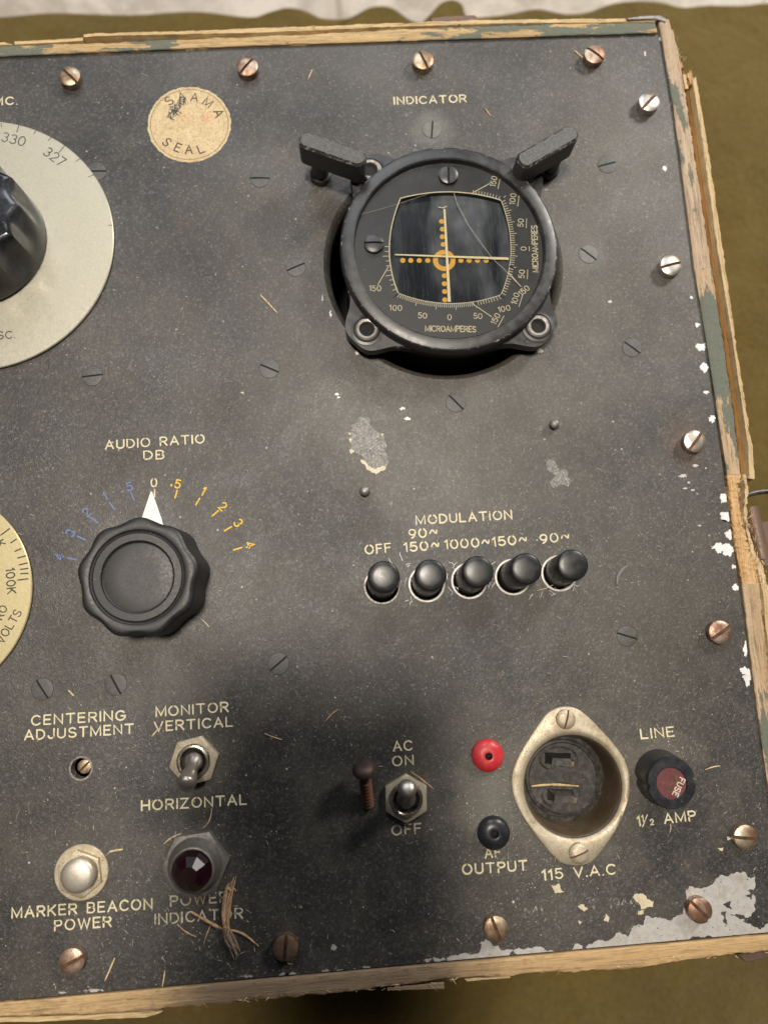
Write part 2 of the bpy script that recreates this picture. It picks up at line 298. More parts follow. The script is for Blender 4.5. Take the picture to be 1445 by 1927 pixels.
# ------------------------------------------------------------------ mesh building (all in mm)
def arc(cx, cy, rx, ry, a0, a1, n=14):
    return [(cx + rx * math.cos(R(a0 + (a1 - a0) * i / n)), cy + ry * math.sin(R(a0 + (a1 - a0) * i / n))) for i in range(n + 1)]
def area2(p): return sum(p[i][0] * p[(i + 1) % len(p)][1] - p[(i + 1) % len(p)][0] * p[i][1] for i in range(len(p)))
class MB:
    def __init__(s): s.v = []; s.f = []; s.mi = []
    def add(s, vs, fs, mi=0):
        b = len(s.v); s.v += [tuple(x) for x in vs]
        for f in fs: s.f.append([b + i for i in f]); s.mi.append(mi)
    def rings(s, rs, closed_top=True, closed_bot=True, mis=None):
        """loft a list of rings (equal vertex counts, counter-clockwise, from bottom to top)"""
        n = len(rs[0]); vs = [p for r in rs for p in r]
        b = len(s.v); s.v += [tuple(p) for p in vs]
        for k in range(len(rs) - 1):
            for i in range(n):
                j = (i + 1) % n
                s.f.append([b + k * n + i, b + k * n + j, b + (k + 1) * n + j, b + (k + 1) * n + i]); s.mi.append(mis[k] if mis else 0)
        if closed_top: s.f.append([b + (len(rs) - 1) * n + i for i in range(n)]); s.mi.append(mis[-1] if mis else 0)
        if closed_bot: s.f.append([b + i for i in range(n)][::-1]); s.mi.append(0)
    def lathe(s, prof, n=48, cx=0, cy=0, mod=None, top=True, bot=False, mis=None):
        rs = []
        for (r, z) in prof:
            rs.append([(cx + (r * (mod(2 * math.pi * i / n, r, z) if mod else 1)) * math.cos(2 * math.pi * i / n),
                        cy + (r * (mod(2 * math.pi * i / n, r, z) if mod else 1)) * math.sin(2 * math.pi * i / n), z) for i in range(n)])
        s.rings(rs, top, bot, mis)
    def prism(s, poly, z0, z1, ch=0.0, dome=0.0, mis=None):
        if area2(poly) < 0: poly = poly[::-1]
        c = (sum(p[0] for p in poly) / len(poly), sum(p[1] for p in poly) / len(poly))
        rs = [[(x, y, z0) for x, y in poly], [(x, y, z1 - ch) for x, y in poly]]
        if ch:
            n = len(poly); ins = []
            for i in range(n):
                a, b, d = Vector(poly[i - 1]), Vector(poly[i]), Vector(poly[(i + 1) % n])
                e1, e2 = (b - a).normalized(), (d - b).normalized()
                nn = Vector((-e1.y - e2.y, e1.x + e2.x)); l = nn.length
                nn = nn / l * min(2.2, 2 / max(l, .2)) if l > 1e-6 else Vector((0, 0))
                ins.append((b.x + nn.x * ch, b.y + nn.y * ch, z1))
            rs.append(ins)
        if dome:
            last = rs[-1]
            for k in (.75, .5, .25):
                rs.append([(c[0] + (x - c[0]) * k, c[1] + (y - c[1]) * k, z1 + dome * (1 - k * k)) for x, y, z in last])
        s.rings(rs, True, True, mis)
    def box(s, cx, cy, lx, ly, z0, z1, ang=0, ch=.2):
        ca, sa = math.cos(R(ang)), math.sin(R(ang))
        s.prism([(cx + x * ca - y * sa, cy + x * sa + y * ca) for x, y in ((-lx / 2, -ly / 2), (lx / 2, -ly / 2), (lx / 2, ly / 2), (-lx / 2, ly / 2))], z0, z1, ch)
    def tube(s, path, radii, n=12, flat=1.0):
        path = [Vector(p) for p in path]; rs = []
        for i, p in enumerate(path):
            t = (path[min(i + 1, len(path) - 1)] - path[max(i - 1, 0)]).normalized()
            a = t.cross(Vector((0, 0, 1)) if abs(t.z) < .9 else Vector((1, 0, 0))).normalized(); b = a.cross(t).normalized()
            r = radii[i] if isinstance(radii, (list, tuple)) else radii
            rs.append([p + a * (r * math.cos(2 * math.pi * k / n)) - b * (r * flat * math.sin(2 * math.pi * k / n)) for k in range(n)])
        s.rings(rs, True, True)
    def ribbon(s, pts, w_, z, mi=0):
        pts = [Vector(p[:2]) for p in pts]
        q = [pts[0]]
        for p in pts[1:]:
            if (p - q[-1]).length > 1e-4: q.append(p)
        pts = q; closed = len(pts) > 3 and (pts[0] - pts[-1]).length < 1e-3
        if closed: pts = pts[:-1]
        n = len(pts); L = []; Rr = []
        if n < 2: return
        for i in range(n):
            a = pts[i - 1] if (i > 0 or closed) else pts[i]; b = pts[i]; d = pts[(i + 1) % n] if (i < n - 1 or closed) else pts[i]
            e1 = (b - a).normalized() if (b - a).length > 1e-6 else (d - b).normalized()
            e2 = (d - b).normalized() if (d - b).length > 1e-6 else e1
            nn = Vector((-(e1.y + e2.y), e1.x + e2.x)); l = nn.length
            nn = nn / l * min(1.9, 2 / max(l, .3)) if l > 1e-3 else Vector((-e1.y, e1.x))
            L.append(b + nn * w_ / 2); Rr.append(b - nn * w_ / 2)
        vs = [(p.x, p.y, z) for p in L] + [(p.x, p.y, z) for p in Rr]
        fs = [[i, n + i, n + (i + 1) % n, (i + 1) % n] for i in range(n if closed else n - 1)]
        s.add(vs, fs, mi)
        if not closed:
            for (p, o, l, r) in ((pts[0], pts[1], L[0], Rr[0]), (pts[-1], pts[-2], Rr[-1], L[-1])):
                d = (p - o).normalized() * w_ / 2; r_, l_ = r - p, l - p
                cap = [p + l_ * math.cos(t) + d * math.sin(t) for t in (0, .52, 1.05, 1.57, 2.09, 2.62, 3.14)]
                s.add([(x.x, x.y, z) for x in cap], [list(range(7))], mi)
    def build(s, name, mats, parent=None, loc=(0, 0, 0), rot=0.0, sharp=32, recalc=False):
        me = bpy.data.meshes.new(name); me.from_pydata([(x * MM, y * MM, z * MM) for x, y, z in s.v], [], s.f)
        mats = mats if isinstance(mats, (list, tuple)) else [mats]
        for k in mats: me.materials.append(M[k])
        me.polygons.foreach_set('material_index', s.mi)
        me.update()
        if recalc:
            bm = bmesh.new(); bm.from_mesh(me); bmesh.ops.recalc_face_normals(bm, faces=bm.faces); bm.to_mesh(me); bm.free()
        me.polygons.foreach_set('use_smooth', [True] * len(me.polygons)); me.set_sharp_from_angle(angle=R(sharp))
        o = bpy.data.objects.new(name, me); COL.objects.link(o); o.parent = parent
        o.location = [c * MM for c in loc]; o.rotation_euler.z = rot
        return o
def empty(name, parent=None, loc=(0, 0, 0)):
    o = bpy.data.objects.new(name, None); COL.objects.link(o); o.parent = parent; o.location = [c * MM for c in loc]; o.empty_display_size = .01; return o
def tag(o, label=None, cat=None, group=None, kind=None):
    for k, v in (('label', label), ('category', cat), ('group', group), ('kind', kind)):
        if v: o[k] = v
    return o
def ragged(poly, amp=.22, minlen=.7, rnd=random):
    out = []
    def sub(a, b, d):
        l = (b - a).length
        if l < minlen or d > 6: return [a]
        mpt = (a + b) / 2; nn = Vector((-(b - a).y, (b - a).x)); mpt = mpt + nn * rnd.uniform(-amp, amp)
        return sub(a, mpt, d + 1) + sub(mpt, b, d + 1)
    for i in range(len(poly)): out += sub(Vector(poly[i]), Vector(poly[(i + 1) % len(poly)]), 0)
    return [(p.x, p.y) for p in out]
def pxpoly(pts, z=0, org=Vector((0, 0))): return [tuple(P(u, v, z) - org) for u, v in pts]
def circ(cx, cy, r, n=48, a0=0): return [(cx + r * math.cos(a0 + 2 * math.pi * i / n), cy + r * math.sin(a0 + 2 * math.pi * i / n)) for i in range(n)]
def spline(pts, n=8, closed=True):
    out = []; k = len(pts)
    for i in range(k if closed else k - 1):
        p = [Vector(pts[(i + d) % k] if closed else pts[max(0, min(k - 1, i + d))]) for d in (-1, 0, 1, 2)]
        for j in range(n):
            t = j / n
            q = .5 * ((2 * p[1]) + (p[2] - p[0]) * t + (2 * p[0] - 5 * p[1] + 4 * p[2] - p[3]) * t * t + (3 * p[1] - p[0] - 3 * p[2] + p[3]) * t ** 3)
            out.append(tuple(q))
    if not closed: out.append(tuple(pts[-1]))
    return out

def circle3(a, b, c, z):
    a, b, c = P(*a, z), P(*b, z), P(*c, z)
    d = 2 * (a.x * (b.y - c.y) + b.x * (c.y - a.y) + c.x * (a.y - b.y))
    ux = (a.length_squared * (b.y - c.y) + b.length_squared * (c.y - a.y) + c.length_squared * (a.y - b.y)) / d
    uy = (a.length_squared * (c.x - b.x) + b.length_squared * (a.x - c.x) + c.length_squared * (b.x - a.x)) / d
    o = Vector((ux, uy)); return o, (a - o).length
# ---- single-stroke engraving alphabet: width, strokes
el = lambda cx, rx: arc(cx, .5, rx, .5, 90, 450, 28)
GL = {
 'A': (.74, [[(0, 0), (.37, 1), (.74, 0)], [(.13, .34), (.61, .34)]]),
 'B': (.62, [[(0, .52), (.36, .52)], [(.36, .52)] + arc(.36, .26, .26, .26, 90, -90)[1:] + [(0, 0), (0, 1), (.34, 1)] + arc(.34, .76, .24, .24, 90, -90)]),
 'C': (.72, [arc(.4, .5, .4, .5, 42, 318, 24)]),
 'D': (.68, [[(0, 0), (0, 1), (.22, 1)] + arc(.22, .5, .46, .5, 90, -90, 20) + [(0, 0)]]),
 'E': (.56, [[(.56, 1), (0, 1), (0, 0), (.56, 0)], [(0, .52), (.48, .52)]]),
 'F': (.54, [[(.54, 1), (0, 1), (0, 0)], [(0, .52), (.46, .52)]]),
 'G': (.76, [arc(.4, .5, .4, .5, 42, 340, 24) + [(.78, .46), (.46, .46)]]),
 'H': (.66, [[(0, 0), (0, 1)], [(.66, 0), (.66, 1)], [(0, .52), (.66, .52)]]),
 'I': (0.0, [[(0, 0), (0, 1)]]),
 'J': (.50, [[(.5, 1), (.5, .26)] + arc(.25, .26, .25, .26, 0, -180)]),
 'K': (.64, [[(0, 0), (0, 1)], [(.62, 1), (.0, .38)], [(.2, .58), (.64, 0)]]),
 'L': (.54, [[(0, 1), (0, 0), (.54, 0)]]),
 'M': (.84, [[(0, 0), (0, 1), (.42, .08), (.84, 1), (.84, 0)]]),
 'N': (.68, [[(0, 0), (0, 1), (.68, 0), (.68, 1)]]),
 'O': (.80, [el(.4, .4)]),
 'P': (.60, [[(0, 0), (0, 1), (.34, 1)] + arc(.34, .74, .26, .26, 90, -90) + [(0, .48)]]),
 'R': (.64, [[(0, 0), (0, 1), (.36, 1)] + arc(.36, .74, .26, .26, 90, -90) + [(0, .48)], [(.34, .48), (.64, 0)]]),
 'S': (.62, [arc(.31, .75, .29, .25, 25, 270) + arc(.31, .25, .31, .25, 90, -155)[1:]]),
 'T': (.70, [[(0, 1), (.70, 1)], [(.35, 1), (.35, 0)]]),
 'U': (.66, [[(0, 1), (0, .33)] + arc(.33, .33, .33, .33, 180, 360) + [(.66, 1)]]),
 'V': (.72, [[(0, 1), (.36, 0), (.72, 1)]]),
 'W': (1.0, [[(0, 1), (.25, 0), (.5, .95), (.75, 0), (1.0, 1)]]),
 'X': (.66, [[(0, 0), (.66, 1)], [(0, 1), (.66, 0)]]),
 'Z': (.64, [[(0, 1), (.64, 1), (0, 0), (.64, 0)]]),
 '0': (.66, [el(.33, .33)]),
 '1': (.22, [[(0, .80), (.22, 1), (.22, 0)]]),
 '2': (.60, [arc(.3, .71, .29, .29, 165, -35) + [(0, 0), (.60, 0)]]),
 '3': (.60, [arc(.28, .76, .27, .24, 150, -90) + arc(.28, .27, .31, .27, 90, -150)[1:]]),
 '4': (.64, [[(.46, 0), (.46, 1), (0, .30), (.64, .30)]]),
 '5': (.60, [[(.54, 1), (.09, 1), (.04, .54)] + arc(.29, .32, .31, .32, 128, -150)]),
 '7': (.58, [[(0, 1), (.58, 1), (.2, 0)]]),
 '9': (.60, [arc(.3, .68, .29, .32, 0, 360, 22), [(.59, .68), (.55, .38), (.38, .1), (.22, 0)]]),
 '~': (.66, [[(0, .36)] + [(.66 * t / 14, .52 + .20 * math.sin(2 * math.pi * t / 14 - .75)) for t in range(1, 14)] + [(.66, .66)]]),
 '.': (.02, [[(0, .0), (.02, .0)]]),
 '/': (.62, [[(0, -.02), (.62, 1.02)]]),
 ' ': (.34, []),
}
def layout(txt, gap):
    out = []; x = 0
    for ch in txt:
        wd, st = GL[ch]; out.append((x, st)); x += wd + gap
    return out, x - gap
_zc = [0]; JR = random.Random(4)
def put(mb, txt, org, ux, uy, H, sw, z, gap=.34, sx=1.0):
    g, wd = layout(txt, gap)
    for x, st in g:
        for s in st:
            _zc[0] = (_zc[0] + 1) % 7
            jx, jy = JR.gauss(0, .035), JR.gauss(0, .035)
            mb.ribbon([org + ux * ((x + p[0]) * H * sx + jx + JR.gauss(0, .012)) + uy * (p[1] * H + jy + JR.gauss(0, .012)) for p in s], sw * JR.uniform(.86, 1.1), z + .004 * _zc[0])
def text_fit(mb, txt, a, b, z=.05, H=3.2, sw=.58, org=Vector((0, 0)), gap=.34):
    """fit between the measured lower left and lower right corners"""
    pa, pb = P(*a) - org, P(*b) - org
    ux = (pb - pa).normalized(); uy = Vector((-ux.y, ux.x)); wd = layout(txt, gap)[1]
    sx = ((pb - pa).length - sw) / (wd * H) if wd > .3 else 1.0
    put(mb, txt, pa + ux * sw / 2 + uy * sw / 2, ux, uy, H, sw, z, gap, sx)
def text_at(mb, txt, c, ang, H, sw, z, gap=.3, sx=1.0):
    ux = Vector((math.cos(ang), math.sin(ang))); uy = Vector((-ux.y, ux.x)); wd = layout(txt, gap)[1]
    put(mb, txt, Vector(c) - ux * wd * H * sx / 2 - uy * H / 2, ux, uy, H, sw, z, gap, sx)

# ------------------------------------------------------------------ the setting
zf = -165.0
edge = [(-260, 26), (-120, 34), (0, 30), (45, 27), (112, 22), (250, 26), (330, 21), (390, 20), (480, 30), (515, 20), (546, 12), (575, 16), (613, 32), (666, 31), (695, 14), (719, 9), (745, 14), (779, 37), (806, 37), (818, 18), (832, 3), (853, -3), (870, 6), (880, 29), (920, 29), (960, 24), (1010, 15), (1060, 24), (1104, 21), (1150, 5), (1200, 0), (1245, 3), (1282, 12), (1330, 8), (1390, 9), (1445, 4), (1560, 8), (1700, -4)]
ep = [P(u, v, zf) for u, v in edge]
ep = [Vector(p) for p in spline([tuple(p) for p in ep], 5, False)]
mb = MB()
rows = [0, 1, 2.5, 6, 14, 30, 60, 100, 140, 190, 240, 300, 370, 450, 540, 640, 760]
NX = len(ep); vs_ = []
x0, x1 = -700, 520
for j, d in enumerate(rows):
    for i, p in enumerate(ep):
        t = i / (NX - 1); k = min(1, d / 140)
        xx = p.x * (1 - k) + (x0 + (x1 - x0) * t) * k
        yy = p.y * (1 - k) + (ep[0].y * (1 - t) + ep[-1].y * t) * k - d
        zz = zf + (0 if j else -2.2) + (1.5 * math.sin(xx * .021 + yy * .013) + 1.2 * math.sin(xx * .008 - yy * .027 + 2)) * min(1, d / 30)
        vs_.append((xx, yy, zz))
fs_ = [[j * NX + i, (j + 1) * NX + i, (j + 1) * NX + i + 1, j * NX + i + 1] for j in range(len(rows) - 1) for i in range(NX - 1)]
mb.add(vs_, fs_)
o = mb.build('blanket', 'blanket', recalc=False, sharp=180)
tag(o, 'olive green felt blanket with wavy far edge under the instrument case', 'blanket')
mb = MB(); mb.add([(-3000, -3000, zf - 3), (3000, -3000, zf - 3), (3000, 3000, zf - 3), (-3000, 3000, zf - 3)], [[0, 1, 2, 3]])
tag(mb.build('stone_floor', 'stone'), kind='structure')

# ------------------------------------------------------------------ the test set
ROOT = empty('radio_test_set', None, (0, 0, 0))
tag(ROOT, 'worn black radio test set in a broken plywood case with dials and switches', 'test set')
XL, XR, YB, YT = -262.0, 134.1, -160.8, 200.5
INS = P(846, 464, 14); CUT = P(835, 497, 0); SOCK = (P(1065, 1354) + P(1090, 1607)) / 2
CENT = P(153, 1446)
BTN = [((719, 1103), (722, 1085)), ((803, 1099), (810, 1082)), ((883, 1093), (899, 1075.5)), ((965, 1086), (990, 1070)), ((1052, 1079), (1077.5, 1063))]
RI = (P(835 + 227, 497) - P(835 - 227, 497)).length / 2
holes = [(CUT, RI - 1.0, 96), (SOCK, 17.6, 64), (CENT, 3.6, 32)] + [(P(*b), 6.0, 32) for b, t in BTN] + [(P(679, 811), .9, 16), (P(1050, 901), .9, 16)]
bm = bmesh.new()
def loop(pts, z): return [bm.verts.new((x * MM, y * MM, z * MM)) for x, y in pts]
edges = []
def ring_edges(vs): return [bm.edges.new((vs[i], vs[(i + 1) % len(vs)])) for i in range(len(vs))]
corner = [(XL, YB), (XR, YB), (XR, YT), (XL, YT)]
outs = loop(corner, 0); edges += ring_edges(outs); hl = []
for c_, r_, n_ in holes:
    ch = .5 if r_ > 3 else .1
    l = loop(circ(c_.x, c_.y, r_ + ch, n_), 0); edges += ring_edges(l); hl.append((l, c_, r_, n_, ch))
bmesh.ops.triangle_fill(bm, use_beauty=True, use_dissolve=False, edges=edges)
bm.normal_update()
for f in bm.faces:
    if f.normal.z < 0: f.normal_flip()
lo = loop(corner, -4)
for i in range(4): bm.faces.new((outs[i], lo[i], lo[(i + 1) % 4], outs[(i + 1) % 4]))
for l, c_, r_, n_, ch in hl:
    steps = [(r_, -ch), (r_, -4)] if r_ < 20 else [(r_ + .35, -.06), (r_ - .2, -.35), (r_ - .9, -.95), (r_ - 1.7, -2.0), (r_ - 2.0, -3.2), (r_ - 2.1, -7)]
    for q_, z_ in steps:
        a = loop(circ(c_.x, c_.y, q_, n_), z_)
        for i in range(n_):
            j = (i + 1) % n_; f = bm.faces.new((l[j], l[i], a[i], a[j])); f.smooth = r_ > 20
        l = a
me = bpy.data.meshes.new('front_panel'); bm.to_mesh(me); bm.free(); me.materials.append(M['panel'])
PANEL = bpy.data.objects.new('front_panel', me); COL.objects.link(PANEL); PANEL.parent = ROOT

# ---- plywood case
def strip(mb, inner, outer, zt, zb, n=160, jin=0.0, jout=.25, jz=.15, across=4, seed=1):
    rr = random.Random(seed)
    def samp(pl):
        pl = [Vector(p) for p in pl]; ls = [0]
        for a, b in zip(pl, pl[1:]): ls.append(ls[-1] + (b - a).length)
        out = []; k = 0
        for i in range(n + 1):
            t = ls[-1] * i / n
            while k < len(pl) - 2 and ls[k + 1] < t: k += 1
            out.append(pl[k].lerp(pl[k + 1], (t - ls[k]) / max(1e-6, ls[k + 1] - ls[k])))
        return out
    A, Bq = samp(inner), samp(outer); rows = []; ja = jb = 0
    for i in range(n + 1):
        ja = ja * .6 + rr.gauss(0, 1) * .5 * jin; jb = jb * .65 + rr.gauss(0, 1) * .55 * jout
        if rr.random() < .03: jb += rr.uniform(-1, 1) * jout * 1.6
        d = (Bq[i] - A[i]); dn = d.normalized() if d.length > 1e-6 else Vector((0, 1))
        a, b = A[i] + dn * ja, Bq[i] + dn * jb
        r = [(a.x, a.y, zb), (a.x, a.y, zt - .25)]
        for j in range(across + 1):
            q = a.lerp(b, .06 + .88 * j / across); r.append((q.x, q.y, zt + rr.gauss(0, 1) * jz * .5))
        r += [(b.x, b.y, zt - .3 + rr.gauss(0, 1) * jz), (b.x, b.y, zb)]
        rows.append(r)
    m_ = len(rows[0]); vs = [p for r in rows for p in r]
    fs = [[i * m_ + j, i * m_ + j + 1, (i + 1) * m_ + j + 1, (i + 1) * m_ + j] for i in range(n) for j in range(m_ - 1)]
    fs += [list(range(m_)), [n * m_ + j for j in range(m_)][::-1]]
    mb.add(vs, fs)
CASE = empty('plywood_case', ROOT)
def px(l, z): return [P(u, v, z) for u, v in l]
def rail(name, inner, outer, zt, zb, mat_, n=160, jin=.0, jout=.25, jz=.15, seed=1, par=CASE):
    mb = MB(); strip(mb, inner, outer, zt, zb, n, jin, jout, jz, 4, seed); return mb.build(name, mat_, par, recalc=True, sharp=40)
Vx = lambda x, y: Vector((x, y))
# top side: painted edge, groove, outer veneer
top_in = [Vx(-268, 201.6)] + px([(0, 105.5), (480, 85), (960, 69.5), (1236, 61)], 1.2)
top_out = [Vx(-268, P(0, 87, 1.2).y - .3)] + px([(0, 87), (240, 79), (480, 68.5), (960, 46), (1232, 43.5)], 1.2)
rail('top_board', top_in, top_out, 1.2, -162, 'wood_top', 240, .08, .22, .12, 3)
rail('top_core', [p + Vx(0, .35) for p in top_out], [p + Vx(0, 1.9) for p in top_out], -2.6, -162, 'wood_groove_x', 80, 0, .1, .2, 4)
rail('outer_veneer', px([(158, 69.5), (300, 65), (480, 62), (700, 52), (960, 43.5), (1232, 42)], .6), px([(158, 63.5), (300, 59.5), (480, 53), (700, 44.5), (960, 36), (1100, 35), (1240, 33)], .6), .6, -60, 'ply_top', 200, .1, .22, .15, 5)
rail('outer_veneer', [Vx(-268, P(28, 85, 0).y)] + px([(26, 84.5)], 0), [Vx(-268, P(28, 79, 0).y)] + px([(7, 79)], 0), 0, -60, 'ply_top', 40, .05, .15, .1, 6)
rail('outer_veneer', px([(28, 84), (98, 80.5), (157, 77)], .2), px([(28, 77.5), (98, 74.5), (157, 70.5)], .2), .2, -60, 'ply_top', 40, .05, .12, .1, 7)
# right side
rail('right_board', px([(1239, 42), (1243, 62), (1247, 84), (1269, 218), (1302, 470), (1306, 505)], 1.0), px([(1257, 36), (1266, 62), (1277, 100), (1295, 215), (1334, 476), (1339, 505)], 1.0), 1.0, -162, 'wood_right_bare', 140, .05, .18, .12, 8)
rail('right_board', px([(1306, 505), (1309, 520), (1343, 730), (1368, 893)], 1.0), px([(1339, 505), (1366, 681), (1380, 780), (1393, 893)], 1.0), 1.0, -162, 'wood_right', 130, .05, .18, .12, 28)
rail('right_board', px([(1368, 893), (1378, 994), (1396, 1099)], 1.0), px([(1394, 893), (1390, 925), (1393, 950), (1397, 990), (1410, 1034), (1420, 1052), (1428, 1099)], 1.0), .9, -162, 'wood_fresh', 90, .25, .5, .3, 9)
rail('right_board', px([(1396, 1099), (1421, 1308), (1480, 1740)], 1.0), px([(1428, 1099), (1448, 1290), (1508, 1740)], 1.0), 1.0, -162, 'wood_right', 160, .08, .22, .14, 10)
rail('right_core', px([(1283, 130), (1295.5, 214), (1334.5, 475), (1367, 681), (1381, 780), (1394, 893), (1398, 900)], -3), px([(1301, 152), (1316, 235), (1347, 463), (1377, 638), (1407, 842), (1408, 900)], -3), -3.2, -160, 'wood_groove', 140, .05, .05, .2, 11)
rail('splintered_veneer', px([(1264, 60), (1272, 95), (1281, 125)], 1.0), px([(1266, 52), (1276, 95), (1290, 126)], 1.0), .5, -70, 'wood_fresh', 40, .2, .5, .3, 12)
rail('splintered_veneer', px([(1283, 141), (1288, 168)], 1.5), px([(1289, 141), (1294, 168)], 1.5), 1.8, -20, 'ply_right', 14, .15, .25, .2, 13)
rail('splintered_veneer', px([(1290, 141), (1297, 160)], 0), px([(1300, 133), (1306, 158)], 0), .2, -50, 'wood_fresh', 14, .3, .4, .3, 14)
rail('outer_veneer', px([(1302, 151), (1316, 235), (1348, 463), (1377, 638), (1407, 842), (1408, 900)], .4), px([(1309, 144), (1324, 231), (1360, 470), (1382, 631), (1414, 836), (1419, 902)], .4), .4, -80, 'ply_right', 220, .1, .22, .14, 15)
rail('splintered_veneer', px([(1396, 893), (1402, 915), (1400, 945), (1398, 965), (1404, 1000), (1412, 1040), (1424, 1066), (1430, 1100)], .3), px([(1403, 893), (1409, 925), (1405, 955), (1405, 975), (1411, 1006), (1419, 1035), (1436, 1064), (1443, 1100)], .3), .2, -80, 'ply_right', 110, .12, .25, .2, 16)
rail('outer_veneer', px([(1432, 1100), (1452, 1290), (1512, 1740)], .2), px([(1447, 1100), (1468, 1290), (1528, 1740)], .2), .2, -80, 'ply_right', 120, .1, .2, .15, 17)
# bottom side
bi = [Vx(-268, -161.3)] + [Vx(x, -161.3) for x in (-150, -60, 20, 80, 137)]
bo = [Vx(-268, P(0, 1913, .8).y)] + px([(0, 1913), (160, 1909), (309, 1899), (480, 1884), (553, 1878), (725, 1858), (848, 1842), (1049, 1830), (1204, 1823), (1280, 1807), (1384, 1795), (1480, 1786)], .8)
rail('bottom_board', bi, bo, .8, -162, 'wood_bottom', 260, .06, .28, .16, 18)
rail('outer_veneer', [Vx(-268, P(0, 1915, .2).y), P(0, 1915, .2), P(150, 1911, .2), P(300, 1902, .2)], [Vx(-268, P(0, 1925, .2).y), P(0, 1925, .2), P(146, 1920, .2), P(276, 1915, .2), P(306, 1904, .2)], .1, -60, 'ply_top', 90, .05, .2, .12, 19)
rail('splintered_veneer', px([(730, 1858.5), (835, 1850)], .2), px([(728, 1864), (836, 1861)], .2), .2, -30, 'wood_bottom', 30, .05, .15, .1, 20)
rail('splintered_veneer', px([(874, 1842), (960, 1837)], .2), px([(878, 1847), (960, 1841)], .2), .1, -30, 'ply_top', 26, .05, .15, .1, 21)
rail('left_board', [Vx(-262.8, -161), Vx(-262.8, 201)], [Vx(-269, -168), Vx(-269, 208)], 1, -162, 'wood_right', 80, .05, .2, .12, 22)
mb = MB(); mb.add([(-262, -161, -70), (134, -161, -70), (134, 201, -70), (-262, 201, -70)], [[0, 1, 2, 3]]); mb.build('inner_back', 'dark', CASE)
# torn fibres along the broken edges
mb = MB(); rr = random.Random(31)
for k in range(150):
    q = rr.random()
    if q < .45: t = rr.random(); u, v = 1372 + 60 * t + rr.uniform(-6, 20), 893 + 210 * t
    elif q < .75: t = rr.random(); u, v = 300 + 1140 * t, 1900 - 108 * t + rr.uniform(-8, 2)
    elif q < .9: t = rr.random(); u, v = 500 + 740 * t, 50 - 14 * t + rr.uniform(-4, 6)
    else: t = rr.random(); u, v = 1262 + 40 * t + rr.uniform(-6, 6), 60 + 100 * t
    p = P(u, v, 1.1); a = (R(85) if q < .45 or q > .9 else R(2)) + rr.gauss(0, .45) + (math.pi if rr.random() < .5 else 0); l = rr.uniform(.8, 3.2)
    d = Vector((math.cos(a), math.sin(a))) * l; w_ = rr.uniform(.05, .16)
    mb.tube([(p.x, p.y, .9), (p.x + d.x * .5, p.y + d.y * .5, 1.25 + rr.uniform(0, .3)), (p.x + d.x, p.y + d.y, 1.2 + rr.uniform(-.2, .8))], [w_, w_ * .8, .02], 5)
mb.build('torn_fibres', 'straw_pale', CASE)['kind'] = 'stuff'
# iron fittings on the case
def plate(name, pts, z0, z1, mat_='iron', ch=.4, par=CASE):
    mb = MB(); mb.prism(pxpoly(pts, z1), z0, z1, ch); return mb.build(name, mat_, par)
plate('iron_bracket', [(809, 34), (832, 30), (893, 27), (897, 31), (896, 42), (812, 43)], -14, -.4)
plate('corner_cap', [(1178, 33.5), (1215, 29), (1243, 28.5), (1254, 36), (1252, 41), (1232, 35), (1182, 37)], -25, 1.6, 'gunmetal', .2)
plate('iron_bracket', [(1388, 1797), (1460, 1785), (1460, 1800), (1402, 1812)], -16, -3)
plate('hinge_plate', [(1424, 985), (1470, 975), (1490, 1060), (1438, 1068)], -45, -30)
HG = P(1421, 952, -14); HE = P(1443, 1050, -14)
mb = MB(); mb.tube([(HG.x, HG.y, -18), (HE.x, HE.y, -18)], 3.0, 20); mb.build('hinge_barrel', 'iron', CASE)
mb = MB(); pp = [P(u, v, -16) for u, v in ((1398, 940), (1406, 932), (1420, 927), (1445, 924), (1480, 928), (1510, 944), (1520, 975))]
mb.tube([(q[0], q[1], -17) for q in spline([tuple(p) for p in pp], 5, False)], 1.15, 12); mb.build('wire_bail', 'wire', CASE)

# ---- engraved writing on the panel
def words(items, mat_='cream', **k):
    for t, a, b in items:
        mb = MB(); text_fit(mb, t, a, b, **k); mb.build('engraved_lettering', mat_, ROOT)
words([("INDICATOR", (741, 197.5), (878, 193)), ("AUDIO RATIO", (198, 846.5), (386, 834.5)), ("DB", (270, 866), (310, 864)),
       ("MODULATION", (782.5, 988), (964, 977.5)), ("90~", (769, 1014.5), (824, 1009)), ("OFF", (687, 1044), (737, 1039.5)), ("150~", (760, 1039.5), (827, 1034.5)),
       ("1000~", (836, 1034.5), (922, 1028.5)), ("150~", (926, 1029.5), (992, 1023.5)), ("90~", (1016, 1024), (1072, 1018)),
       ("CENTERING", (59, 1366), (237, 1355.5)), ("ADJUSTMENT", (46, 1394), (253, 1381)), ("MONITOR", (293, 1349.5), (431, 1340)), ("VERTICAL", (290, 1377.5), (439, 1367.5)),
       ("HORIZONTAL", (266, 1526.5), (465, 1514.5)), ("MARKER BEACON", (22, 1729), (288, 1711)), ("POWER", (102, 1753), (211, 1744.5)),
       ("AF", (912, 1616), (943, 1613)), ("OUTPUT", (870, 1647), (993, 1638.5)), ("115 V.A.C", (1020, 1657.5), (1159, 1645.5)), ("LINE", (1205, 1391.5), (1269, 1386)), ("MC.", (-12, 199), (34, 197.5)),
       ("AMP", (1249, 1551), (1310, 1544.5)), ("AC", (739, 1414.5), (777, 1412)), ("ON", (738, 1442.5), (779, 1440))])
words([("POWER", (320, 1707), (430, 1698)), ("INDICATOR", (291, 1740.5), (458, 1728.5)), ("OFF", (737, 1573), (794, 1568.5))], 'worn')
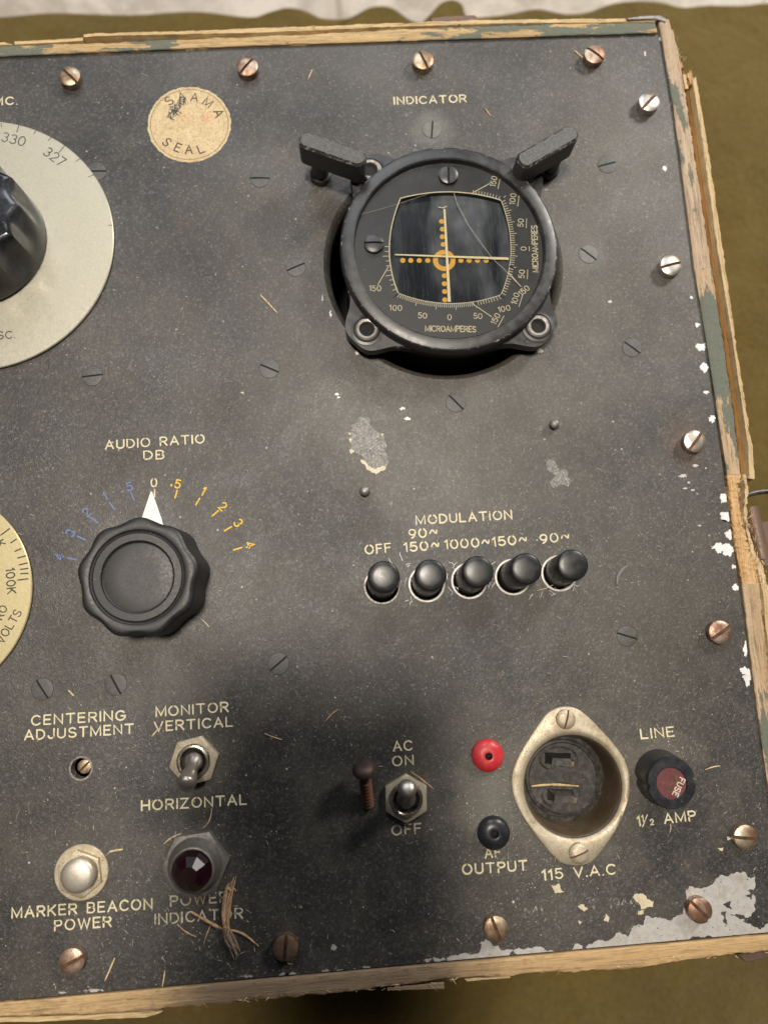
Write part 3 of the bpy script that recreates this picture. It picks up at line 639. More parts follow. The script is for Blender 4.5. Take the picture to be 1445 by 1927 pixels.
mb = MB(); text_fit(mb, "1", (1199, 1556), (1206, 1555)); a = P(1207, 1555); ux = (P(1236, 1552) - a).normalized(); uy = Vector((-ux.y, ux.x))
put(mb, "1", a + uy * 1.75 + ux * .4, ux, uy, 2.0, .42, .05); put(mb, "/", a + ux * .2, ux, uy, 3.8, .4, .05); put(mb, "2", a + ux * 3.4 + uy * .2, ux, uy, 1.8, .42, .05)
mb.build('engraved_lettering', 'cream', ROOT)
mb = MB(); text_fit(mb, "M", (987, 1727), (1012, 1724)); text_fit(mb, "I", (1020, 1722), (1024, 1721)); text_fit(mb, "1", (1112, 1711), (1116, 1711)); text_fit(mb, "1944", (1145, 1711), (1197, 1706)); mb.build('rubbed_lettering', 'ghost', ROOT)

# ---- audio ratio scale
KC = P(290, 1091); Wm, Bm, Ym = MB(), MB(), MB()
def scale_mark(mb, t, c, ta, tb, H=3.1, sw=.55):
    pc, a, b = P(*c), P(*ta), P(*tb); mb.ribbon([a, b], sw, .05)
    d = pc - KC; ang = math.atan2(d.y, d.x) - math.pi / 2
    text_at(mb, t, pc, ang, H, sw, .05)
scale_mark(Wm, "0", (290.5, 908), (291.5, 921), (291.5, 934))
for t, c, ta, tb in (("5", (335, 911), (334, 923), (330, 937)), ("1", (383, 924), (376, 938), (369, 950)), ("2", (420, 953), (411, 961), (400, 971)), ("3", (449, 984), (436, 991), (423, 999)), ("4", (470.5, 1025), (455, 1030.5), (440, 1035))):
    scale_mark(Ym, t, c, ta, tb)
Ym.prism(circ(*(P(323, 913)), .42, 10), .02, .05)
for t, c, ta, tb in (("5", (244, 916), (247, 927), (253, 941)), ("1", (198, 935), (207, 946), (216, 958)), ("2", (163, 964), (172, 974), (185, 984)), ("3", (133, 1003), (146, 1009), (161, 1016)), ("4", (112.5, 1047.5), (129, 1050), (144, 1053))):
    scale_mark(Bm, t, c, ta, tb)
Bm.prism(circ(*(P(231, 925)), .4, 10), .02, .05)
Wm.build('scale_zero_mark', 'cream', ROOT); tag(Ym.build('scale_marking', 'yellow', ROOT), 'yellow right half of the ratio scale'); tag(Bm.build('scale_marking', 'blue', ROOT), 'blue left half of the ratio scale')

# ---- seal sticker
SC_ = P(357, 234); rs_ = (P(436, 234) - P(278, 234)).length / 2
rr = random.Random(5)
mb = MB(); mb.prism([(x * (1 + rr.uniform(-.022, .006)), y * (1 + rr.uniform(-.022, .006))) for x, y in circ(0, 0, rs_, 110)], 0, .09)
STK = mb.build('seal_sticker', 'paper', ROOT, (SC_.x, SC_.y, 0))
mb = MB(); mb.ribbon(circ(0, 0, rs_ * .925, 80) + [(rs_ * .925, 0)], .2, .11)
for ch, c in zip("SAAMA", ((319, 190), (342, 181.5), (367, 183), (392, 193), (412, 213))):
    q = P(*c) - SC_; text_at(mb, ch, q, math.atan2(q.y, q.x) - math.pi / 2, 3.7, .55, .12)
for ch, c in zip("SEAL", ((315, 268), (335.5, 278), (356, 281.5), (378, 280.5))):
    q = P(*c) - SC_; text_at(mb, ch, q, math.atan2(q.y, q.x) + math.pi / 2, 3.6, .55, .12)
mb.build('sticker_print', 'stampink', STK)
mb = MB()
for k in range(38):
    a = Vector((-7.6, 4.2)); b = Vector((-2.2, 11.5)); t = rr.random(); q = a.lerp(b, t) + Vector((rr.gauss(0, .9), rr.gauss(0, .9)))
    d = Vector((rr.uniform(.6, 2.0), 0)); d.rotate(Matrix.Rotation(rr.choice((1.0, -.8, 1.9)) + rr.gauss(0, .3), 2)); mb.ribbon([q - d, q + Vector((rr.gauss(0, .3), rr.gauss(0, .3))), q + d], rr.uniform(.25, .65), .14 + k * .002)
mb.build('ink_scrawl', 'ink', STK)

# ---- screws
def seg(r, w_, side, n=14):
    a = math.acos(w_ / 2 / r); pts = [(r * math.cos(-a + 2 * a * i / n), r * math.sin(-a + 2 * a * i / n)) for i in range(n + 1)]
    return pts if side > 0 else [(-x, -y) for x, y in pts]
def screw_mb(r, h, slot=1.15, depth=1.0, dome=.32, ch=.4):
    mb = MB()
    mb.lathe([(r * .98, 0), (r, min(.25, (h - depth) * .5)), (r, h - depth)], 40, mis=[0, 0, 1])
    if h < .5: mb.lathe([(r + .13, .008), (r + .02, .03)], 40, top=False, mis=[1])
    for sd in (1, -1):
        pl = seg(r, slot, sd)
        n = len(pl); rs = [[(x, y, h - depth - .02) for x, y in pl]]
        zz = lambda x, y, k: h - ch + (ch + dome) * (1 - ((x * x + y * y) / r / r) ** 1.6) if k else h - ch
        rs.append([(x, y, h - ch) for x, y in pl])
        cx = sd * r * .45
        for q in (.94, .8, .6, .35):
            ring = []
            for x, y in pl:
                xx, yy = cx + (x - cx) * q, y * q
                if abs(x - sd * slot / 2) < 1e-4: xx = x
                ring.append((xx, yy, zz(xx, yy, 1)))
            rs.append(ring)
        # keep slot walls sharp
        mb.rings(rs, True, False)
    return mb
PROTO = {}
def panel_screw(u, v, finish, a, b, h=3.6, r=4.35, par=ROOT, name='panel_screw', zb=0.0, key='p', **kw):
    kk = (key, finish)
    q = P(u, v, zb + h); d = P(*b, zb + h) - P(*a, zb + h); ang = math.atan2(d.y, d.x) - math.pi / 2
    if kk not in PROTO: PROTO[kk] = screw_mb(r, h, **kw).build(name, [finish, 'slot' if key == 'p' else 'dark'], par); o = PROTO[kk]
    else: o = PROTO[kk].copy(); COL.objects.link(o); o.parent = par
    base = par.location / MM if par is not ROOT else Vector((0, 0, 0))
    o.location = ((q.x - base.x) * MM, (q.y - base.y) * MM, (zb - base.z) * MM); o.rotation_euler.z = ang
    return o
RAISED = [(130, 141, 'brass', (118, 130), (143, 153)), (465, 123, 'copper', (452, 137), (478, 108)), (796, 111, 'brass', (789, 97), (804, 126)), (1119, 100, 'copper', (1104, 87), (1136, 110)),
          (1222, 190, 'steel', (1207, 204), (1234, 177)), (1263, 498, 'steel', (1243, 502), (1281, 492)), (1308, 830, 'steel', (1297, 846), (1320, 815)), (1356, 1190, 'copper', (1339, 1204), (1375, 1178)),
          (1404, 1577, 'brass', (1385, 1576), (1424, 1579)), (1318, 1715, 'copper', (1300, 1697), (1336, 1733)), (934, 1750, 'brass', (924, 1729), (941, 1771)), (537, 1786, 'rustdark', (538, 1765), (536, 1808)), (134, 1811, 'copper', (118, 1822), (155, 1803))]
for u, v, f, a, b in RAISED:
    o = panel_screw(u, v, f, a, b)
    o['group'] = 'raised screws round the panel edge'
FLAT = [(489, 335, 'flatscrew', (470, 335), (508, 335)), (507, 693, 'flatscrew', (489, 686), (525, 701)), (174, 707, 'flatscrew', (154, 709), (194, 704)), (557, 502, 'flatscrew', (543, 508), (571, 496)),
        (813, 243, 'flatscrew_chalk', (814, 231), (812, 256)), (1142, 309, 'flatscrew', (1124, 313), (1161, 303)), (1107, 478, 'flatscrew_chalk', (1094, 470), (1118, 488)), (1189, 654, 'flatscrew', (1174, 643), (1204, 665)),
        (858, 757, 'flatscrew', (846, 747), (868, 769)), (524, 1249, 'flatscrew', (513, 1260), (536, 1240)), (1180, 1197, 'flatscrew', (1163, 1194), (1196, 1204)), (80, 1297, 'flatscrew', (70, 1283), (90, 1315)), (218, 1288, 'flatscrew', (209, 1272), (226, 1304)), (182, 322, 'flatscrew', (160, 322), (200, 322))]
for u, v, f, a, b in FLAT:
    o = panel_screw(u, v, f, a, b, h=.24, r=3.9, name='flush_screw', zb=0, key='f', slot=.72, depth=.2, dome=.06, ch=.1)
    o['group'] = 'flush screws in the panel'
for u, v in ((1043, 798), (686, 924)):
    q = P(u, v, 2); mb = MB(); mb.lathe([(1.2, 0), (1.25, 1.0), (1.85, 1.2), (2.0, 1.9), (1.75, 2.7), (1.1, 3.25), (.4, 3.45)], 24); mb.build('stop_pin', 'gunmetal', ROOT, (q.x, q.y, 0))

# ---- knobs
def knob(name, base, Rk, h, rot, par, fluted=False):
    e = empty(name, par, (base.x, base.y, 0)); e.rotation_euler.z = rot
    if fluted:   # concave flutes cut from the top of a tapering body
        def mod(t, r, z):
            k = max(0, min(1, (z - h * .22) / (h * .5))) if r > Rk * .74 else 0
            return 1 - .095 * k * abs(math.cos(7 * t)) ** 1.2
        p = [(Rk * .99, .6), (Rk * 1.0, 1.2), (Rk * 1.0, h * .22)] + [(Rk * 1.0, h * (.22 + .08 * i)) for i in range(1, 7)] + [(Rk * .99, h - 1.6), (Rk * .975, h - .7), (Rk * .94, h - .2), (Rk * .90, h), (Rk * .78, h + .05), (Rk * .70, h - .3), (Rk * .4, h - 1.4), (Rk * .02, h - 1.7)]
    else:
        def mod(t, r, z):
            if r < Rk * .86: return 1
            k = min(1, (r - Rk * .86) / (Rk * .08)); return 1 - .062 * k * (.5 - .5 * math.cos(9 * t))
        p = [(Rk * 1.0, .9), (Rk * 1.02, 1.4), (Rk * 1.01, h - 3.0), (Rk * 1.0, h - 1.5), (Rk * .985, h - .75), (Rk * .955, h - .25), (Rk * .92, h - .02), (Rk * .87, h + .02), (Rk * .80, h + .02), (Rk * .787, h - .1), (Rk * .775, h - .8), (Rk * .755, h - 1.0), (Rk * .735, h - .8), (Rk * .72, h - .3),
             (Rk * .61, h - .28), (Rk * .598, h - .4), (Rk * .586, h - 1.2), (Rk * .57, h - 1.4), (Rk * .55, h - 1.3), (Rk * .3, h - 1.35), (Rk * .02, h - 1.3)]
    mb = MB(); mb.lathe(p, 288, mod=mod); mb.build('knob_body', 'bakelite_smudge_sheen' if fluted else 'bakelite', e, sharp=24)
    mb = MB(); mb.lathe([(Rk * .8, 0.02), (Rk * .8, 1.0)], 48); mb.build('knob_skirt', 'bakelite', e)
    return e
h_ = 19.0
RK = (P(378, 1085, h_) - P(147, 1085, h_)).length / 2 * 1.0
KB = (P(263, 1086, h_ - 1) + KC) / 2
k1 = knob('ratio_knob', P(258.5, 1085.5, h_), RK, h_, R(8), ROOT)
tag(k1, 'black fluted knob with white pointer in the middle left')
e_ = Vector((k1.location.x / MM, k1.location.y / MM))
mb = MB(); a = P(285, 925, .9) - e_; b = P(304, 975, .9) - e_; c_ = P(267, 975, .9) - e_
mb.prism([tuple(a + Vx(-.25, 0)), tuple(a + Vx(.3, 0)), tuple(b), tuple(Vector(b) + Vx(3, -12)), tuple(Vector(c_) + Vx(-3, -12)), tuple(c_)][::-1], .15, 1.0, .12)
o = mb.build('pointer', 'pointer', k1); o.rotation_euler.z = -R(8)

# ---- frequency disc, top left
D1, R1 = circle3((0, 228.5), (213.5, 428), (0, 692), 1.6)
DD = empty('frequency_dial', ROOT, (D1.x, D1.y, 0))
mb = MB(); mb.lathe([(R1 - .4, .5), (R1, .7), (R1, 1.3), (R1 - .35, 1.6)], 160); mb.build('dial_disc', 'aludisc', DD)
mb = MB()
for a, b, w_ in (((3, 232), (4, 239), .28), ((36.5, 234), (32.5, 249), .32), ((70, 244), (64.5, 252), .28), ((97.5, 258), (91.5, 265), .28), ((122.5, 274), (112, 287), .32), ((152, 298), (143.5, 304), .28), ((179, 328), (167, 333), .28), ((211.5, 424), (205, 424), .28), ((-30, 230), (-29, 237), .28)):
    mb.ribbon([P(*a, 1.6) - D1, P(*b, 1.6) - D1], w_, 1.63)
for t, c, k in (("330", (27, 262), 1), ("327", (103.5, 295), 1)):
    q = P(*c, 1.6) - D1; nb = MB(); text_at(nb, t, q, math.atan2(q.y, q.x) - math.pi / 2, 3.9, .42, 1.63, .26); nb.build('dial_numeral', 'engraved', DD)
mb.build('dial_graduation', 'engraved', DD)
mb = MB(); text_fit(mb, "OSC.", (-18, 644), (33.5, 639.5), 1.63, 2.9, .40, D1, .3); mb.build('dial_lettering', 'engraved', DD)
k2 = knob('tuning_knob', P(-20, 460, 2), RK * 1.27, 24.0, R(14), DD, True); k2.location = (0, 0, 1.6 * MM); k2.name = 'tuning_knob'
# flatten hierarchy: the knob is a part of its own
for ch in list(k2.children): pass
k2.parent = ROOT; k2.location = (D1.x * MM, D1.y * MM, 1.6 * MM); tag(k2, 'black fluted knob on the grey frequency disc')

# ---- output disc, lower left
D2, R2 = circle3((0, 967), (60.5, 1107), (0, 1251), 1.6)
DB = empty('output_dial', ROOT, (D2.x, D2.y, 0))
mb = MB(); mb.lathe([(R2 - .4, .5), (R2, .7), (R2, 1.3), (R2 - .35, 1.6)], 140); mb.build('dial_disc', 'brassdisc', DB)
mb = MB(); C7 = lambda x, y: P(x / 3.01, 860 + y / 3.01, 1.6) - D2
for a, b in (((8, 442), (56, 406)), ((64, 486), (94, 466)), ((88, 534), (120, 520)), ((104, 572), (147, 560)), ((112, 611), (158, 600)), ((118, 637), (160, 631)), ((120, 661), (160, 659)), ((104, 697), (160, 690)), ((-40, 400), (-10, 372))):
    mb.ribbon([C7(*a), C7(*b)], .5, 1.63)
mb.build('dial_graduation', 'engraved', DB); mb = MB()
d = C7(70, 772) - C7(62, 632); text_at(mb, "100K", (C7(56, 632) + C7(72, 772)) / 2, math.atan2(d.y, d.x), 3.0, .5, 1.63, .3)
mb.build('dial_numeral', 'engraved', DB); mb = MB(); text_at(mb, "K", C7(6, 492), math.atan2(d.y, d.x) + .45, 3.0, .5, 1.63); mb.build('dial_numeral', 'engraved', DB); mb = MB()
d = C7(98, 885) - C7(8, 1035); text_at(mb, "VOLTS", (C7(98, 885) + C7(8, 1035)) / 2 , math.atan2(d.y, d.x), 2.9, .45, 1.63, .26)
text_at(mb, "RO", C7(10, 880), math.atan2(d.y, d.x) + .1, 2.7, .45, 1.63, .3)
mb.build('dial_lettering', 'engraved', DB)

# ---- cross-pointer indicator
I = empty('cross_pointer_indicator', ROOT, (INS.x, INS.y, 0))
ip = lambda x, y, z: P(550 + x / 2.58, 220 + y / 2.58, z) - INS
ZR, ZF = 14.0, 11.4
RO = ((ip(1290, 640, ZR) - ip(232, 640, ZR)).length / 2)
RIn = RO * .875
ear = [ip(362, 1035, 9), ip(1190, 1020, 9), ip(1125, 275, 9), ip(378, 262, 9)]
ea = [math.atan2(q.y, q.x) for q in ear]; dd_ = sum(q.length for q in ear) / 4
def frad(t, r0):
    v_ = r0
    for a in ea:
        dl = abs((t - a + math.pi) % (2 * math.pi) - math.pi); v_ = max(v_, r0 + (dd_ + 6.0 - r0) / (1 + (dl / R(12.5)) ** 4.2))
    return v_
n = 240
fl = [[(frad(2 * math.pi * i / n, RO * .985 - ins) * math.cos(2 * math.pi * i / n), frad(2 * math.pi * i / n, RO * .985 - ins) * math.sin(2 * math.pi * i / n), z) for i in range(n)] for ins, z in ((0, 4.6), (0, 8.4), (.5, 9.0))]
mb = MB(); mb.rings(fl, True, True, [0, 1, 0]); mb.build('mounting_flange', ['instrument', 'bezelworn'], I)
mb = MB(); mb.lathe([(RO * .955, -60), (RO * .955, 4.8)], 96); mb.build('instrument_body', 'grimehole', I)
mb = MB(); mb.lathe([(RO * .985, 8.9), (RO, 9.2), (RO, ZR - .9), (RO - .35, ZR - .3), (RO - .9, ZR), (RIn + .5, ZR), (RIn, ZR - .35), (RIn - .25, ZF)], 160, top=False, mis=[0, 0, 0, 1, 0, 0, 0, 0]); mb.build('bezel_ring', ['instrument', 'bezelworn'], I)
# face plate with lens-shaped window opening
win_c = [(525, 395), (1010, 405), (1010, 865), (515, 855)]
wp = spline([ip(x, y, ZF) for x, y in win_c[:1]], 1)
def side(a, m_, b, n=16):
    a, m_, b = ip(*a, ZF), ip(*m_, ZF), ip(*b, ZF); c = 2 * m_ - (a + b) / 2
    return [a * (1 - t) ** 2 + c * 2 * t * (1 - t) + b * t * t for t in [i / n for i in range(n)]]
S_top, S_right, S_bot, S_left = side((525, 395), (770, 364), (1012, 404)), side((1012, 404), (1060, 640), (1012, 864)), side((1012, 864), (762, 906), (514, 856)), side((514, 856), (471, 630), (525, 395))
wpoly = S_top + S_right + S_bot + S_left
bm = bmesh.new(); E_ = []
for pl in ([Vector(p) for p in circ(0, 0, RIn - .1, 128)], wpoly):
    vv = [bm.verts.new((p.x * MM, p.y * MM, ZF * MM)) for p in pl]; E_ += [bm.edges.new((vv[i], vv[(i + 1) % len(vv)])) for i in range(len(vv))]
wv = vv
bmesh.ops.triangle_fill(bm, use_beauty=True, edges=E_); bm.normal_update()
for f in bm.faces:
    if f.normal.z < 0: f.normal_flip()
wl = [bm.verts.new((p.x * MM, p.y * MM, (ZF - 2.6) * MM)) for p in wpoly]
for i in range(len(wl)): j = (i + 1) % len(wl); bm.faces.new((wv[i], wv[j], wl[j], wl[i]))
me = bpy.data.meshes.new('face_plate'); bm.to_mesh(me); bm.free(); me.materials.append(M['face']); o = bpy.data.objects.new('face_plate', me); COL.objects.link(o); o.parent = I
# flange and body reach only to z 9, so the recess ends on its own dark plate
mb = MB(); mb.prism([tuple(Vector(p) * 1.03) for p in wpoly], ZF - 3.2, ZF - 2.35); mb.build('window_back', 'window', I)
mb = MB(); zt = ZF + .03
mb.ribbon(S_left + S_top + [S_right[0]], .42, zt); mb.ribbon(S_right + [S_bot[0]], .25, zt + .004); mb.ribbon(S_bot + [S_left[0]], .25, zt + .008)
mb.ribbon(S_left[:10], .3, zt + .012)
def ticks(line, t0, t1, n, every, ln=(1.6, 2.6), out=1):
    pts = line
    def at(t):
        k = t * (len(pts) - 1); i = min(int(k), len(pts) - 2); return pts[i].lerp(pts[i + 1], k - i)
    for i in range(n + 1):
        t = t0 + (t1 - t0) * i / n; p = at(t); d = at(min(1, t + .02)) - at(max(0, t - .02)); nn = Vector((d.y, -d.x)).normalized() * out
        if nn.dot(p) < 0: nn = -nn
        mb.ribbon([p, p + nn * (ln[1] if i % every == 0 else ln[0])], .22, zt + .016)
full = S_top + S_right + S_bot + S_left + [S_top[0]]; N1 = len(full) - 1
ticks(full, 11.5 / N1, 16 / N1, 10, 20, (1.5, 1.5)); ticks(full, 16 / N1, 27 / N1, 30, 5); ticks(full, 27 / N1, 32 / N1, 12, 20, (1.6, 1.6))
ticks(full, 32 / N1, 36 / N1, 10, 20, (1.6, 1.6)); ticks(full, 36 / N1, 48 / N1, 40, 10); ticks(full, 48 / N1, 56 / N1, 10, 4)
for a, b in (((466, 728), (415, 815)), ((868, 373), (956, 324)), ((1048, 755), (1107, 822)), ((876, 908), (966, 970))): mb.ribbon([ip(*a, ZF), ip(*b, ZF)], .28, zt + .02)
q0 = ip(700, 640, ZF); q1 = ip(800, 642, ZF); BA = math.atan2((q1 - q0).y, (q1 - q0).x)
for t, c, an in (("150", (402, 832), 0), ("100", (502, 927), 0), ("50", (632, 965), 0), ("0", (762, 973), 0), ("50", (900, 967), 0), ("100", (1027, 931), 12), ("150", (986, 980), 62), ("150", (976, 313), 78), ("100", (1069, 399), 82), ("50", (1107, 514), 86), ("0", (1121, 640), 90), ("50", (1112, 762), 86), ("100", (1081, 882), 72), ("150", (1124, 843), 42)):
    q = ip(*c, ZF); text_at(mb, t, q, BA + R(an), 2.1, .29, zt, .3)
    if an > 50:
        a_ = BA + R(an); ux = Vector((math.cos(a_), math.sin(a_))); uy = Vector((-ux.y, ux.x)); l = layout(t, .3)[1] * 1.25
        mb.ribbon([q - uy * 2.3 - ux * l, q - uy * 2.3 + ux * l], .25, zt)
text_at(mb, "MICROAMPERES", ip(768, 1029, ZF), BA, 2.2, .34, zt, .24, .86); text_at(mb, "MICROAMPERES", ip(1176, 640, ZF), BA + R(90), 2.2, .34, zt, .24, .86)
mb.build('dial_marking', 'facemark', I)
zw = ZF - 2.3
mb = MB()
for c in ((725, 507), (728, 545), (728, 582), (732, 619), (738, 771), (738, 810), (739, 848), (740, 888), (536, 697), (575, 697), (616, 697), (657, 697), (818, 697), (858, 697), (898, 697), (940, 697)):
    q = ip(*c, zw); mb.prism(circ(q.x, q.y, 1.02, 16), zw - .2, zw + .02)
q = ip(737, 697, zw); mb.ribbon(circ(q.x, q.y, 3.45, 40) + [(q.x + 3.45, q.y)], 1.9, zw + .03)
mb.build('aiming_dots', 'orange', I)
def needle(a, b, wa, wb, z, name='needle'):
    mb = MB(); a, b = ip(*a, z), ip(*b, z); d = (b - a).normalized(); nn = Vector((-d.y, d.x))
    mb.prism([tuple(a - nn * wa / 2), tuple(b - nn * wb / 2), tuple(b + nn * wb / 2), tuple(a + nn * wa / 2)], z - .25, z, .08); return mb.build(name, 'needle', I)
needle((738, 445), (762, 898), .85, 1.2, ZF - 1.0); needle((498, 668), (1050, 688), .55, 1.1, ZF - 1.4)
mb = MB(); a = ip(728, 440, ZF - 1.2); mb.ribbon([a + Vx(-1.5, .3), a + Vx(0, -.2), a + Vx(1.7, .4)], .3, ZF - 1.2); mb.build('needle_stop', 'needle', I)
mb = MB(); mb.lathe([(RIn - .3, ZF + 1.1), (RIn - .3, ZF + 1.15)], 96); mb.build('cover_glass', 'glass', I)
mb = MB(); zg = ZF + 1.19
ck = [ip(x, y, zg) for x, y in ((785, 372), (800, 420), (826, 470), (858, 530), (900, 590), (930, 632), (975, 690), (1030, 742), (1070, 785), (1112, 825))]
mb.ribbon([Vector(p) for p in spline([tuple(p) for p in ck], 4, False)], .17, zg)
mb.ribbon([ip(x, y, zg) for x, y in ((335, 472), (420, 450), (520, 420), (640, 380), (660, 372))], .09, zg + .004); mb.build('glass_crack', 'crack', I)
for (x, y, a, b) in ((757, 280, (756, 252), (757, 306)), (395, 613, (368, 606), (424, 606))):
    q = ip(x, y, ZF + 1.6); d = ip(*b, 13) - ip(*a, 13)
    mb = screw_mb(3.75, 2.1, .8, .8, .15, .3); o = mb.build('face_screw', ['instrument', 'dark'], I, (q.x, q.y, ZF)); o.rotation_euler.z = math.atan2(d.y, d.x) - math.pi / 2
for q in ear:
    mb = MB(); mb.lathe([(6.2, 8.9), (6.2, 9.35), (5.2, 9.5), (5.0, 9.1), (4.9, 9.15), (4.5, 10.0), (3.9, 10.35), (3.0, 10.2), (2.6, 9.4), (2.5, 9.1)], 32, mis=[0, 0, 0, 0, 1, 1, 1, 1, 2, 2])
    mb.build('mounting_bush', ['instrument', 'gunmetal', 'dark'], I, (q.x, q.y, 0))
# clamp levers that hold the indicator
def clamp(a, b, z0, z1, wd, stud_px, tag_):
    A, Bq = P(*a, z1), P(*b, z1); d = Bq - A; L = d.length; ang = math.atan2(d.y, d.x); c = (A + Bq) / 2
    e = empty('clamp_lever', ROOT, (c.x, c.y, 0)); e.rotation_euler.z = ang
    r = wd / 2; pl = [(L / 2 - r + r * math.cos(t), r * math.sin(t)) for t in [(-90 + 180 * i / 14) * math.pi / 180 for i in range(15)]]
    pl += [(-L / 2 + r * .8 + r * .8 * math.cos(t), r * math.sin(t)) for t in [(90 + 180 * i / 14) * math.pi / 180 for i in range(15)]]
    mb = MB(); mb.prism(pl, z0, z1, .9, mis=[0, 1, 0]); mb.build('lever_arm', ['cast', 'castworn'], e)
    s = P(*stud_px, z0) - c; s = Vector((s.x * math.cos(-ang) - s.y * math.sin(-ang), s.x * math.sin(-ang) + s.y * math.cos(-ang)))
    s.y = max(-.6, min(.6, s.y))
    mb = MB(); mb.lathe([(4.2, 0), (4.2, 3), (3.4, 3.6), (3.4, z0 + .2)], 28, s.x, s.y); mb.build('stud', 'cast', e); tag(e, tag_)
    mb = MB(); mb.lathe([(2.6, 8.8), (2.6, z0 + .2)], 20, L / 2 - r - .3 if a[0] < 800 else -L / 2 + r + .3, 0); mb.build('clamp_screw', 'cast', e)
clamp((563, 257), (689, 301), 12.0, 22.5, 7.0, (604, 292), 'left clamp lever lying flat over the panel')
clamp((976, 306), (1086, 243), 12.0, 22.5, 7.2, (1040, 280), 'right clamp lever pointing up')

# ---- modulation push buttons
for (b, t) in BTN:
    pb, pt = P(*b), P(*t, 16.0); e = empty('push_button', ROOT, (pb.x, pb.y, 0)); e['group'] = 'modulation push buttons'
    mb = MB(); mb.lathe([(6.95, .0), (6.95, .2), (6.6, .3), (6.2, .2), (5.98, -.4), (5.95, -3.5)], 44, top=False); mb.build('collar', 'bare' if b[0] > 730 else 'gunmetal', e)  # first collar takes a darker metal, its shade put into the colour
    off = (pt - pb); rb = 5.75
    prof = [(rb * .98, -6, .0), (rb * .985, -1, .30), (rb * .99, 3, .48), (rb * .99, 8, .69), (rb, 15.0, .96), (rb * .985, 15.6, .98), (rb * .94, 15.95, 1.0), (rb * .86, 16.2, 1.0), (rb * .6, 16.42, 1.0), (rb * .3, 16.53, 1.0), (rb * .05, 16.55, 1.0)]
    mb = MB(); mb.rings([[(off.x * k + r * math.cos(2 * math.pi * i / 48), off.y * k + r * math.sin(2 * math.pi * i / 48), z) for i in range(48)] for r, z, k in prof], True, False)
    mb.build('button_cap', 'bakelite_button', e)
# ---- centering screw down its hole
q = P(159, 1443, -4.5); mb = screw_mb(2.5, 2.0, .7, .9, .1, .2); o = mb.build('centering_screw', ['brass', 'slot'], ROOT, (q.x, q.y, -6.5), R(-48))
mb = MB(); mb.lathe([(3.62, .04), (4.25, .06), (4.3, .0)][::-1], 32, CENT.x, CENT.y, top=False); mb.build('hole_rim', 'scrape', ROOT)

# ---- switches
def hexnut(mb, r, h, rot, hole, ch=.5, mi=0):
    hx = [(r * math.cos(R(rot + 60 * i)), r * math.sin(R(rot + 60 * i))) for i in range(6)]
    pts = []
    for i in range(6):
        a, b = Vector(hx[i]), Vector(hx[(i + 1) % 6])
        for j in range(8): pts.append(a.lerp(b, j / 8))
    rr_ = r * .93
    r0 = [(p.x, p.y, 0) for p in pts]; r1 = []; r2 = []
    for p in pts:
        k = min(1, rr_ / p.length); l = p.length; drop = max(0, (l - rr_) * .55)
        r1.append((p.x, p.y, h - drop - .05)); r2.append((p.x * k * .985, p.y * k * .985, h))
    r3 = [(hole * p.x / p.length, hole * p.y / p.length, h) for p in pts]; r4 = [(x, y, h - 1.5) for x, y, z in r3]
    mb.rings([r0, r1, r2, r3, r4], False, True)
def toggle(u, v, rot, tip, ztip, rn, lbl):
    c = P(u, v, 1.2); e = empty('toggle_switch', ROOT, (c.x, c.y, 0)); tag(e, lbl)
    mb = MB(); hexnut(mb, rn, 2.3, rot, 6.0, .5); mb.build('nut', 'nickel', e)
    mb = MB(); mb.lathe([(5.95, .5), (5.95, 3.2), (5.6, 3.7), (5.1, 3.8), (4.75, 3.5), (4.6, 3.0), (4.55, .6), (.2, .5)], 40, mis=[0] * 6 + [1, 1]); mb.build('bushing', ['chrome', 'grimehole'], e)
    t = P(*tip, ztip) - c; a = Vector((-t.x * .06, -t.y * .06, 1.0)); b = Vector((t.x, t.y, ztip)); d = b - a
    rs = [3.3, 3.5, 3.3, 2.45, 2.3, 2.45, 2.8, 3.15, 3.3, 3.25, 2.9, 2.2, 1.1]; ks = [0, .08, .17, .27, .36, .5, .65, .8, .88, .93, .97, 1.0, 1.02]
    mb = MB(); mb.tube([a + d * k for k in ks], rs, 24); mb.build('lever', 'steel_lever', e)
    return e
toggle(366, 1431, 10, (349.5, 1479), 13.0, 8.9, 'toggle switch thrown down towards horizontal')
toggle(764, 1502, 87, (766, 1483), 16.5, 8.5, 'toggle switch thrown up to on')

# ---- pilot lamp with jewel
c = P(368, 1627, 2); e = empty('pilot_lamp', ROOT, (c.x, c.y, 0))
mb = MB(); hexnut(mb, 11.9, 3.0, 64, 8.2, .6); mb.build('nut', 'gunmetal', e)
j = P(358.5, 1643, 12) - c
mb = MB(); pr = [(9.5, 2.2, 0), (9.4, 3.6, .2), (8.9, 4.9, .35), (8.3, 6.2, .5), (8.0, 7.6, .68), (7.8, 8.8, .8), (7.5, 9.4, .87), (7.0, 9.6, .9), (6.7, 9.2, .9)]
mb.rings([[(j.x * k + r * math.cos(2 * math.pi * i / 56), j.y * k + r * math.sin(2 * math.pi * i / 56), z) for i in range(56)] for r, z, k in pr], False, False); mb.build('lamp_bezel', 'gunmetal', e)
mb = MB(); nf = 9; rg = []
for r, z in ((6.7, 8.7), (6.65, 10.2), (5.5, 12.0), (2.8, 14.4)): rg.append([(j.x + r * math.cos(2 * math.pi * i / nf + R(25)), j.y + r * math.sin(2 * math.pi * i / nf + R(25)), z) for i in range(nf)])
mb.rings(rg, True, False); mb.build('jewel', 'jewel', e, sharp=5)
mb = MB(); mb.lathe([(7.0, 9.0), (6.2, 9.15), (.5, 9.2)], 40, j.x, j.y); mb.build('jewel_seat', 'seat', e)
